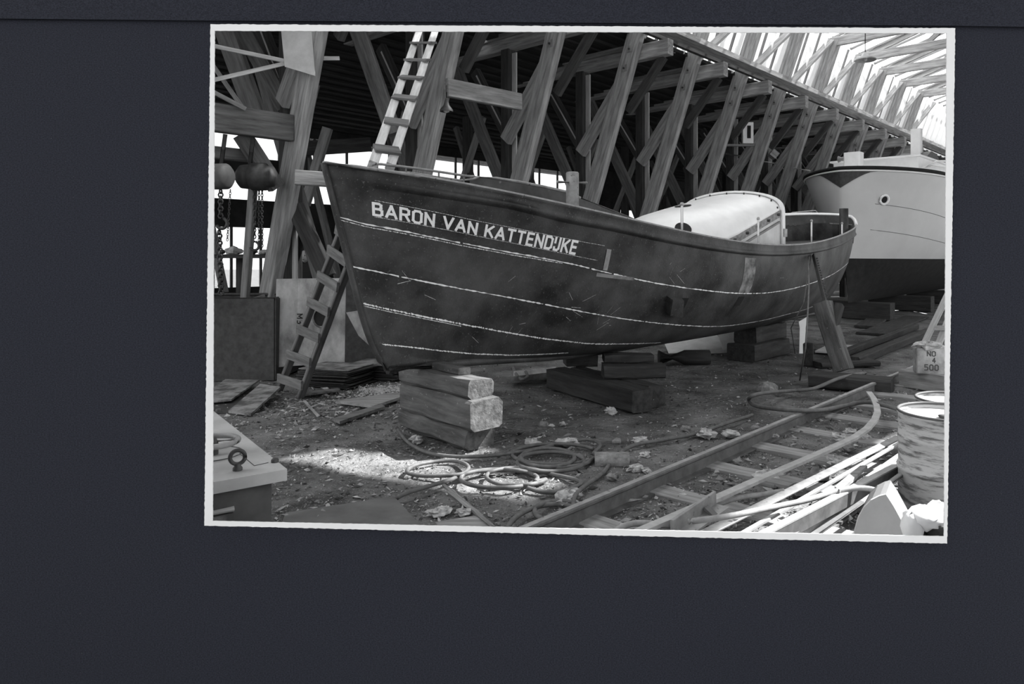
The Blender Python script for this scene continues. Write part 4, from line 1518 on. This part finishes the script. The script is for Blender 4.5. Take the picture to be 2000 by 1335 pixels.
slab('steel_plate', 'dusty square plate lying at the left edge', [(380, 790), (452, 786), (506, 752), (440, 746)], .02, 'plate', 'plate', .03, (0, .02, .05, .02))
slab('steel_plate', 'framed dusty plate lying in front of the ladder foot', [(446, 806), (490, 812), (548, 772), (508, 766)], .025, 'plate', 'plate', .02, (.0, .0, .08, .08))
slab('steel_plate', 'dark plate edge under the dusty plates at the left', [(400, 808), (470, 806), (500, 780), (420, 776)], .02, 'iron', 'plate')
slab('board', 'pale splintered board lying left of the near block stack', [(655, 787), (730, 797), (790, 777), (775, 770)], .03, 'wood_mid', 'board', .01)
slab('board', 'narrow dark board below the pale splintered board', [(650, 822), (664, 828), (752, 798), (745, 793)], .03, 'wood_dim', 'board', .01)
slab('board', 'thin batten on the ground right of the ladder foot', [(590, 768), (592, 773), (664, 764), (660, 760)], .02, 'wood_dim', 'board', .01)
slab('plywood_sheet', 'large flat plywood sheet on the ground at the bottom edge', [(540, 1050), (558, 1004), (770, 972), (840, 1050)], .012, 'plywood', 'sheet', .004)
slab('plywood_sheet', 'small corner of board at the bottom edge right of the plywood', [(850, 1022), (935, 1008), (985, 1050), (880, 1060)], .01, 'wood_mid', 'sheet', .002)
slab('steel_plate', 'white plate with a round mark lying behind the shore', [(1592, 688), (1660, 693), (1692, 678), (1620, 674)], .03, 'sheet_lt', 'plate', .02)
for k, (pix, lab) in enumerate(([(1300, 690), (1385, 690), (1402, 655), (1290, 672)], 'bent pale sheet lying behind the middle stack'), ) if False else ():
    pass
tag(MB().prism([at(1306, 690, 12.1), at(1420, 684, 12.3), at(1398, 650, 12.9), at(1296, 667, 12.7)], (0, .02, .012)).build('bent_sheet', M['sheet_lt']), 'bent pale sheet propped behind the middle stack', 'sheet metal')
tag(MB().prism([at(1345, 692, 11.9), at(1435, 688, 12.2), at(1420, 680, 12.3), at(1350, 683, 12.1)], (0, .02, .012)).build('bent_sheet', M['sheet_lt']), 'flat pale sheet lying under the bent sheet', 'sheet metal')
tag(MB().prism([at(1412, 684, 12.0), at(1440, 676, 12.1), at(1430, 648, 12.6), at(1402, 652, 12.6)], (.01, .02, .012)).build('bent_sheet', M['sheet_lt']), 'small pale sheet corner left of the stern stack', 'sheet metal')
sh = thing('sheet_tray', 'pale bent trough of sheet metal behind the near stack', 'sheet metal', gr(1030, 745))
tp0, tp1 = gr(1000, 750), gr(1085, 740)
V = []
for k in range(7):
    a = math.pi * (.05 + .9 * k / 6)
    off = Vector((0, math.cos(a) * .22, .16 - math.sin(a) * .15))
    V += [tp0 + off, tp1 + off]
MB().add(V, [(2 * i, 2 * i + 1, 2 * i + 3, 2 * i + 2) for i in range(6)], smooth=True).build('trough', M['panel'], sh)
hose('short hose hooked over the sheet trough behind the near stack', [(1025, 722), (1030, 735), (1018, 740), (1008, 730), (1002, 718)], .02, 'hose', .1)

# stick across the ground at the bottom
timber('stick', 'long thin stick on the ground at the bottom edge', gr(868, 952), gr(965, 1036), .03, .025, .006, 'wood_mid', 'stick')
timber('stick', 'short dark stick lying by the sunlit patch', gr(595, 785), gr(622, 815), .025, .02, .0, 'wood_mid', 'stick')
tag(MB().tube([gr(1205, 978, .03), gr(1232, 966, .03)], .035, 10).build('pipe_piece', M['stone']), 'short pipe piece beside the left rail', 'pipe')
tag(MB().tube([gr(1162, 990, .015), gr(1168, 980, .015)], .014, 8).build('pipe_piece', M['stone']), 'tiny pipe stub near the lower hose loop', 'pipe')
m = MB()
m.grid(lambda a, b: gr(1190, 905) + Vector((-.12 + .28 * b, .02 * math.sin(a * 6), 0)) + Vector((0, math.cos(math.pi * a) * .09, .005 + math.sin(math.pi * a) * .085)), 10, 2)
tag(m.build('tile_shard', M['stone']), 'curved grey shard by the hose beside the coil', 'shard')

# ================================================================== HANGING GEAR AND UPPER LEFT
tag(MB().prism([at(548, 50, 9.95), at(608, 50, 9.95), at(615, 148, 9.8), at(556, 130, 9.85)], (.0, .02, 0)).build('hanging_sheet', M['sheet_lt']), 'pale sheet hanging on the big strut at the upper left', 'sheet')
for k, (p, q, lab, mt) in enumerate(((at(250, 55, 8.9), at(556, 119, 9.95), 'upper pale batten pointing at the hanging sheet', 'wood_lt'), (at(250, 195, 8.7), at(556, 124, 9.95), 'lower pale batten meeting the hanging sheet', 'wood_lt'),
                                     (at(590, 114, 10.0), at(663, 114, 10.2), 'short pale batten sticking out right of the hanging sheet', 'wood_lt'),
                                     (at(380, 76, 9.8), at(472, 208, 9.6), 'slanting pale plank at the upper left edge', 'wood_mid'),
                                     (at(300, 118, 9.0), at(480, 213, 9.6), 'thin batten resting on the heavy beam at the left edge', 'wood_mid'))):
    tag(MB().beam(p, q, .03, .055, ch=.004).build('batten', M[mt]), lab, 'batten')
for nm, p, q, w, h, mt, lab in (
        ('beam', bl(-1.70, -9.6, 3.5), bl(-1.70, -7.2, 3.5), .16, .37, 'wood_dim', 'heavy horizontal beam at the left edge under the battens'),
        ('beam', bl(-2.15, -9.6, 3.1), bl(-2.15, -7.5, 3.1), .14, .17, 'wood_dim', 'thinner horizontal beam below the heavy left beam'),
        ('beam', at(472, 262, 9.9), at(540, 366, 10.3), .14, .22, 'wood_dim', 'slanting brace under the heavy left beam'),
        ('beam', at(576, 346, 9.7), at(660, 352, 9.9), .12, .2, 'wood', 'short horizontal beam left of the bow'),
        ('beam', at(590, 290, 14.5), at(722, 282, 15.5), .12, .3, 'wood_dk', 'dark horizontal beam in front of the upper windows'),
        ('beam', at(640, 250, 13.0), at(596, 400, 13.0), .14, .16, 'wood_mid', 'pale slanting strut behind the short beam at the bow'),
        ('beam', at(872, 171, 11.35), at(1016, 199, 12.6), .10, .29, 'wood_mid', 'pale horizontal plank between two struts, upper middle'),
        ('beam', at(576, 402, 10.6), at(640, 540, 10.6), .16, .22, 'wood_dk', 'black slanting brace between big strut and wooden ladder'),
        ('beam', at(497, 330, 10.4), at(478, 590, 10.4), .09, .14, 'wood_mid', 'leaning pale post between the chain hoists'),
        ('beam', at(668, -30, 11.5), at(770, 262, 11.5), .2, .24, 'wood_dim', 'round-edged slanting log left of the pale ladder'),
        ('beam', at(392, -75, 10.4), at(500, 225, 10.4), .18, .26, 'wood_dim', 'left of two slanting timbers at the upper left'),
        ('beam', at(402, -75, 10.9), at(560, 212, 10.9), .18, .24, 'wood_dim', 'right of two slanting timbers at the upper left')):
    tag(MB().beam(p, q, w, h, ch=.012).build('timber_' + nm, M[mt]), lab, 'beam')


def link_chain(P, q, n, r, th, mb):
    for k in range(n):
        c = P.lerp(q, (k + .5) / n)
        ax = Vector((1, 0, 0)) if k % 2 else Vector((0, 1, 0))
        L_ = (q - P).length / n * .68
        mb.tube([c + ax * math.cos(j * math.pi / 4) * r + Vector((0, 0, 1)) * math.sin(j * math.pi / 4) * L_ for j in range(8)], th, 4, closed=True)
    return mb


def hook(p, s):
    return MB().tube([p + Vector((math.cos(a) * s, 0, math.sin(a) * s)) for a in [math.radians(90 - 250 * k / 12) for k in range(13)]], s * .3, 8)


h1 = thing('chain_hoist', 'round chain hoist hanging beside the big left strut', 'hoist', at(500, 365, 9.85))
hcp = at(502, 345, 9.85)
MB().lathe(hcp - Vector((.26, 0, 0)), [(0, 0), (.10, .0), (.16, .05), (.17, .14), (.15, .18), (.19, .2), (.19, .38), (.15, .40), (.14, .48), (0, .52)], 24, axis=(1, 0, 0)).build('gear_case', M['iron'], h1)
MB().tube([hcp + Vector((-.1, 0, .15)), at(494, 270, 9.85)], .03, 8).build('suspension', M['iron'], h1)
for x in (506, 512):
    link_chain(at(x, 362, 9.85), at(x, 482, 9.85), 22, .014, .006, MB()).build('hand_chain', M['iron'], h1)
link_chain(at(497, 362, 9.85), at(497, 465, 9.85), 16, .02, .008, MB()).build('load_chain', M['iron'], h1)
hook(at(497, 480, 9.85), .06).build('hook', M['iron'], h1)
h2 = thing('chain_hoist', 'large chain hoist at the left edge with thick hanging chain', 'hoist', at(440, 372, 9.4))
MB().lathe(at(415, 345, 9.4), [(0, 0), (.14, 0), (.17, .04), (.17, .2), (.13, .24), (0, .25)], 24, axis=(1, -.2, 0)).build('gear_case', M['machine_dk'], h2)
MB().tube([at(432, 322, 9.4), at(440, 262, 9.4)], .03, 8).build('suspension', M['iron'], h2)
link_chain(at(431, 370, 9.4), at(431, 425, 9.4), 8, .03, .012, MB()).build('load_chain', M['iron'], h2)
hook(at(433, 436, 9.4), .07).build('hook', M['iron'], h2)
link_chain(at(428, 450, 9.4), at(432, 575, 9.4), 18, .032, .014, MB()).build('slack_chain', M['iron'], h2)
link_chain(at(450, 370, 9.4), at(444, 470, 9.4), 20, .012, .005, MB()).build('hand_chain', M['iron'], h2)
# pale paper and rags on the bench behind the tank
bench = thing('work_bench', 'cluttered dark work bench behind the black tank', 'bench', gr(470, 700))
bz = at(460, 545, 11.2)
MB().beam(at(400, 500, 11.2), at(535, 500, 11.3), .7, .06).build('bench_top', M['wood_dk'], bench)
for x in (410, 470, 528):
    p = at(x, 500, 11.2)
    MB().beam(Vector((p.x, p.y, 0)), Vector((p.x, p.y, p.z)), .1, .1).build('leg', M['wood_dk'], bench)
for k, (x, y, rx, lab, mt) in enumerate(((456, 480, .16, 'pale paper bundle on the bench at the left', 'rag'), (490, 492, .1, 'dark iron casting on the bench', 'iron'), (515, 488, .09, 'pale rag on the right end of the bench', 'rag'), (430, 490, .09, 'dark bundle at the left end of the bench', 'iron'))):
    c = at(x, y, 11.15)
    c.z = 1.70 + rx * .32
    tag(MB().blob(c, rx, rx * .7, rx * .4, .3, 40 + k).build('bench_bundle', M[mt]), lab, 'bundle')
# lamps
for (px, py, d, r, top_z, mt, lab) in ((1690, 118, 18.5, .27, 8.0, 'steel_lt', 'wide pale enamel lamp shade hanging under the glazed roof'), (872, 218, 11.0, .10, 5.9, 'iron', 'small dark lamp shade hanging beside a strut')):
    lo_ = thing('pendant_lamp', lab, 'lamp', at(px, py, d))
    c = at(px, py, d)
    MB().lathe(c, [(r, 0), (r * .98, .03), (r * .45, .10), (r * .2, .2), (0, .22)], 24).build('shade', M[mt], lo_)
    MB().lathe(c, [(0, -.02), (.045, .0), (.05, .05), (.03, .1)], 12).build('bulb', M['sheet_lt'], lo_)
    MB().tube([c + Vector((0, 0, .2)), Vector((c.x, c.y, min(top_z, c.z + (9 if r > .2 else .4))))], .012, 6).build('rod', M['iron'], lo_)
# white cabinet and small shelf on a post
cb = thing('wall_cabinet', 'small white cabinet with dark slot fixed between two struts', 'cabinet', at(1460, 262, 20.6))
c = at(1460, 260, 20.6)
MB().beam(c - Vector((0, 0, .3)), c + Vector((0, 0, .3)), .3, .18, up=(0, 1, 0)).build('body', M['white'], cb)
MB().beam(c + Vector((.02, -.1, -.16)), c + Vector((.02, -.1, .2)), .1, .02, up=(0, 1, 0)).build('slot', M['black'], cb)
MB().beam(c + Vector((-.6, .12, -.33)), c + Vector((.5, .12, -.33)), .12, .06).build('shelf', M['wood_mid'], cb)
tag(MB().beam(at(1505, 297, 20.6), at(1516, 306, 20.6), .3, .2).build('small_box', M['wood_mid']), 'small pale box fixed to a strut behind the canopy', 'box')
for k in range(3):
    p = at(1418 + 66 * k, 300 + 14 * k, 21.0)
    tag(MB().tube([p, p + Vector((.55, .2, -.06))], .025, 6).build('pale_pipe', M['steel_lt']), 'short pale pipe between struts, %s from the left' % ORD[k], 'pipe')

# ================================================================== WORKER IN THE BACKGROUND
def skin_body(name, joints, edges, mt, parent, sub=2):
    me = bpy.data.meshes.new(name)
    org = WORLD[parent.name]
    me.from_pydata([tuple(Vector(p) - org) for p, r in joints], edges, [])
    o = bpy.data.objects.new(name, me)
    COL.objects.link(o)
    o.parent = parent
    o.modifiers.new('skin', 'SKIN')
    for i, (p, r) in enumerate(joints):
        sv = me.skin_vertices[0].data[i]
        sv.radius = r if isinstance(r, tuple) else (r, r)
        sv.use_root = (i == 0)
    sb_ = o.modifiers.new('sub', 'SUBSURF')
    sb_.levels = sb_.render_levels = sub
    me.materials.append(mt)
    return o


wp = Vector((-5.35, 13.9, 0))
wk = thing('person', 'worker in a dark coat standing behind the grey panel, seen between beams', 'person', wp)


def wj(x, y, z):
    return wp + Vector((x, y, z))


J = [(wj(0, 0, .98), (.15, .12)), (wj(0, 0, 1.2), (.155, .12)), (wj(0, 0, 1.42), (.17, .115)), (wj(0, 0, 1.52), (.07, .065)),
     (wj(.19, 0, 1.45), .075), (wj(.27, -.03, 1.18), .06), (wj(.16, -.25, 1.08), .05), (wj(-.19, 0, 1.45), .075), (wj(-.27, -.03, 1.18), .06), (wj(-.12, -.26, 1.10), .05),
     (wj(.10, 0, .86), .10), (wj(.11, -.02, .48), .07), (wj(.12, .02, .09), .05), (wj(.12, -.15, .05), .045),
     (wj(-.10, 0, .86), .10), (wj(-.11, -.02, .48), .07), (wj(-.12, .02, .09), .05), (wj(-.12, -.15, .05), .045)]
Eg = [(0, 1), (1, 2), (2, 3), (2, 4), (4, 5), (5, 6), (2, 7), (7, 8), (8, 9), (0, 10), (10, 11), (11, 12), (12, 13), (0, 14), (14, 15), (15, 16), (16, 17)]
skin_body('body', J, Eg, M['coat'], wk)
hd = MB()
hdc = wj(0, -.01, 1.66)


def headfn(a, b):
    ph, la = math.pi * b, 2 * math.pi * a
    x, y, z = math.sin(ph) * math.cos(la), math.sin(ph) * math.sin(la), math.cos(ph)
    p = Vector((x * .078, y * .098, z * .122))
    if z < 0:
        p.x *= 1 + .18 * z
    if y < -.5 and abs(x) < .35:
        p.y -= .022 * math.exp(-((z + .1) / .16) ** 2) * (1 - abs(x) / .35)
        p.y += .010 * math.exp(-((z - .12) / .09) ** 2)
    return hdc + p


hd.grid(headfn, 28, 20)
hdo = hd.build('head', M['skin'], wk)
for sx_ in (-1, 1):
    MB().blob(hdc + Vector((.08 * sx_, .01, -.005)), .012, .022, .034, .05, 2, 3).build('ear', M['skin'], hdo)
    MB().blob(hdc + Vector((.030 * sx_, -.088, .012)), .012, .008, .008, .02, 2, 3).build('eye', M['black'], hdo)
    hnd = wj(.14 * sx_, -.30, 1.07)
    hb_ = MB()
    hb_.blob(hnd, .035, .045, .022, .05, 3, 4)
    for f_ in range(4):
        p = hnd + Vector((-.026 + .017 * f_, -.04, 0))
        hb_.tube([p, p + Vector((0, -.035, -.005)), p + Vector((0, -.05 - .006 * (f_ in (1, 2)), -.03))], .009, 6, r1=.006)
    hb_.tube([hnd + Vector((-.03 * sx_, -.01, 0)), hnd + Vector((-.055 * sx_, -.04, -.01))], .01, 6, r1=.008)
    hb_.build('hand', M['skin'], wk)
MB().blob(hdc + Vector((0, -.088, -.062)), .024, .008, .005, .02, 2, 3).build('mouth', M['machine_dk'], hdo)
MB().grid(lambda a, b: hdc + Vector((math.sin(math.pi * b * .42) * math.cos(2 * math.pi * a) * .084, math.sin(math.pi * b * .42) * math.sin(2 * math.pi * a) * .104 + .012, math.cos(math.pi * b * .42) * .130)), 24, 8).build('hair', M['machine_dk'], hdo)

# ================================================================== GROUND LITTER
random.seed(5)
RG = [(1040, 868, .07), (1110, 868, .08), (1175, 812, .0), (1192, 806, .085), (1250, 862, .06), (1098, 830, .05), (1240, 918, .06), (1262, 920, .04), (1380, 852, .09), (1425, 850, .07), (1115, 970, .08), (1108, 984, .07), (1302, 932, .05), (852, 1006, .06), (868, 1000, .05), (905, 1003, .05), (1512, 856, .06), (812, 862, .07), (1260, 890, .05), (1640, 858, .08), (1660, 845, .06), (1500, 935, .09), (1630, 905, .08), (1690, 860, .08)]
spots = ['beside the flat hose coil', 'at the far side of the hose coil', '', 'in front of the middle stack', 'right of the hose coil', 'above the hose coil', 'left of the left rail', 'close to the left rail', 'the larger pale one beyond the left rail', 'the stringy one beyond the left rail', 'on the lower hose joint', 'over the lower hose loop', 'just outside the left rail', 'at the bottom edge by the stick', 'at the bottom edge left of the stick', 'on the board corner at the bottom', 'by the rail near the cable loop', 'at the foot of the near stack', 'beside the curved shard', 'between the rails near the hooked bar', 'between the rails under the hooked bar', 'between the left rail and the bent bar', 'between plank and bent bar', 'between the rails near the drum']
for k, (x, y, s) in enumerate(RG):
    if s == 0:
        continue
    c = gr(x, y)
    m = MB()
    m.blob(c + Vector((0, 0, s * .25)), s * random.uniform(.8, 1.3), s * random.uniform(.6, 1), s * .45, .42, 100 + k, 3, random.uniform(0, 3))
    tag(m.build('rag', M['rag']), 'crumpled pale rag ' + spots[k], 'rag')
ST = [(1500, 765, .13, 'square stone beside the cable loop'), (1060, 832, .06, 'small stone behind the hose coil'), (1520, 772, .05, 'pale pebble beside the square stone'), (1195, 935, .05, 'flat stone by the lower hose'), (1150, 905, .05, 'stone inside the hose coil'), (1475, 838, .05, 'stone near the cable loop, towards the rail'),
      (1600, 935, .09, 'boulder between the bent bar and the plank'), (1655, 880, .07, 'stone between the rails under the bent bar'), (1560, 965, .08, 'rounded stone beside the plank'), (1340, 840, .05, 'stone in front of the middle stack'), (1205, 865, .05, 'stone on the hose behind the coil'), (1440, 905, .05, 'stone beside the left rail'), (505, 905, .04, 'stone beside the machine'), (640, 960, .03, 'pebble above the plywood sheet')]
for k, (x, y, s, lab) in enumerate(ST):
    c = gr(x, y)
    m = MB()
    m.blob(c + Vector((0, 0, s * .35)), s, s * .75, s * .6, .22, 300 + k, 1, k)
    tag(m.build('stone', M['stone']), lab, 'stone')
# chips, shavings and crumbs: too many to count
def litter(name, label, n, sampler, smin, smax, mt):
    V, Fs = [], []
    for _ in range(n):
        x, y = sampler()
        s = random.uniform(smin, smax) * (.4 + 1.2 * random.random() ** 3)
        a = random.uniform(0, 6.28)
        l, w = s * random.uniform(.8, 2.6), s * random.uniform(.3, .9)
        c = Vector((x, y, ground_z(x, y) + .006 + s * .12))
        ux = Vector((math.cos(a), math.sin(a), random.uniform(-.35, .35)))
        uy = Vector((-math.sin(a), math.cos(a), random.uniform(-.4, .4)))
        uz = Vector((0, 0, s * random.uniform(.15, .5)))
        b = len(V)
        V += [c + ux * l / 2, c + uy * w / 2, c - ux * l / 2 * random.uniform(.5, 1), c - uy * w / 2, c + uz, c - uz]
        Fs += [(b, b + 1, b + 4), (b + 1, b + 2, b + 4), (b + 2, b + 3, b + 4), (b + 3, b, b + 4), (b + 1, b, b + 5), (b + 2, b + 1, b + 5), (b + 3, b + 2, b + 5), (b, b + 3, b + 5)]
    m = MB()
    m.add(V, Fs)
    o = m.build(name, M[mt], org=(0, 8, 0))
    return tag(o, label, 'litter', kind='stuff')


def samp_all():
    py = 640 + 420 * random.random() ** .8
    p = gr(random.uniform(400, 1860), py)
    return p.x + random.uniform(-.05, .05), p.y


def samp_track():
    p = R0 + EX * random.uniform(-.1, 2.0) + U * random.uniform(-1, 6)
    return p.x, p.y


def samp_left():
    p = gr(random.gauss(640, 110), random.gauss(790, 26))
    return p.x, p.y


def samp_dust():
    p = gr(random.gauss(745, 28), random.gauss(762, 6))
    return p.x, p.y


litter('wood_chips', 'wood chips and crumbs scattered over the yard soil', 16000, samp_all, .004, .032, 'chip')
litter('track_litter', 'shavings and scraps between the rails', 2600, samp_track, .01, .05, 'chip')
litter('board_litter', 'splinters and scraps around the ladder foot', 1500, samp_left, .01, .05, 'chip')
litter('pale_shavings', 'pale heap of shavings left of the near stack', 1500, samp_dust, .01, .04, 'dust')
bpy.context.view_layer.update()
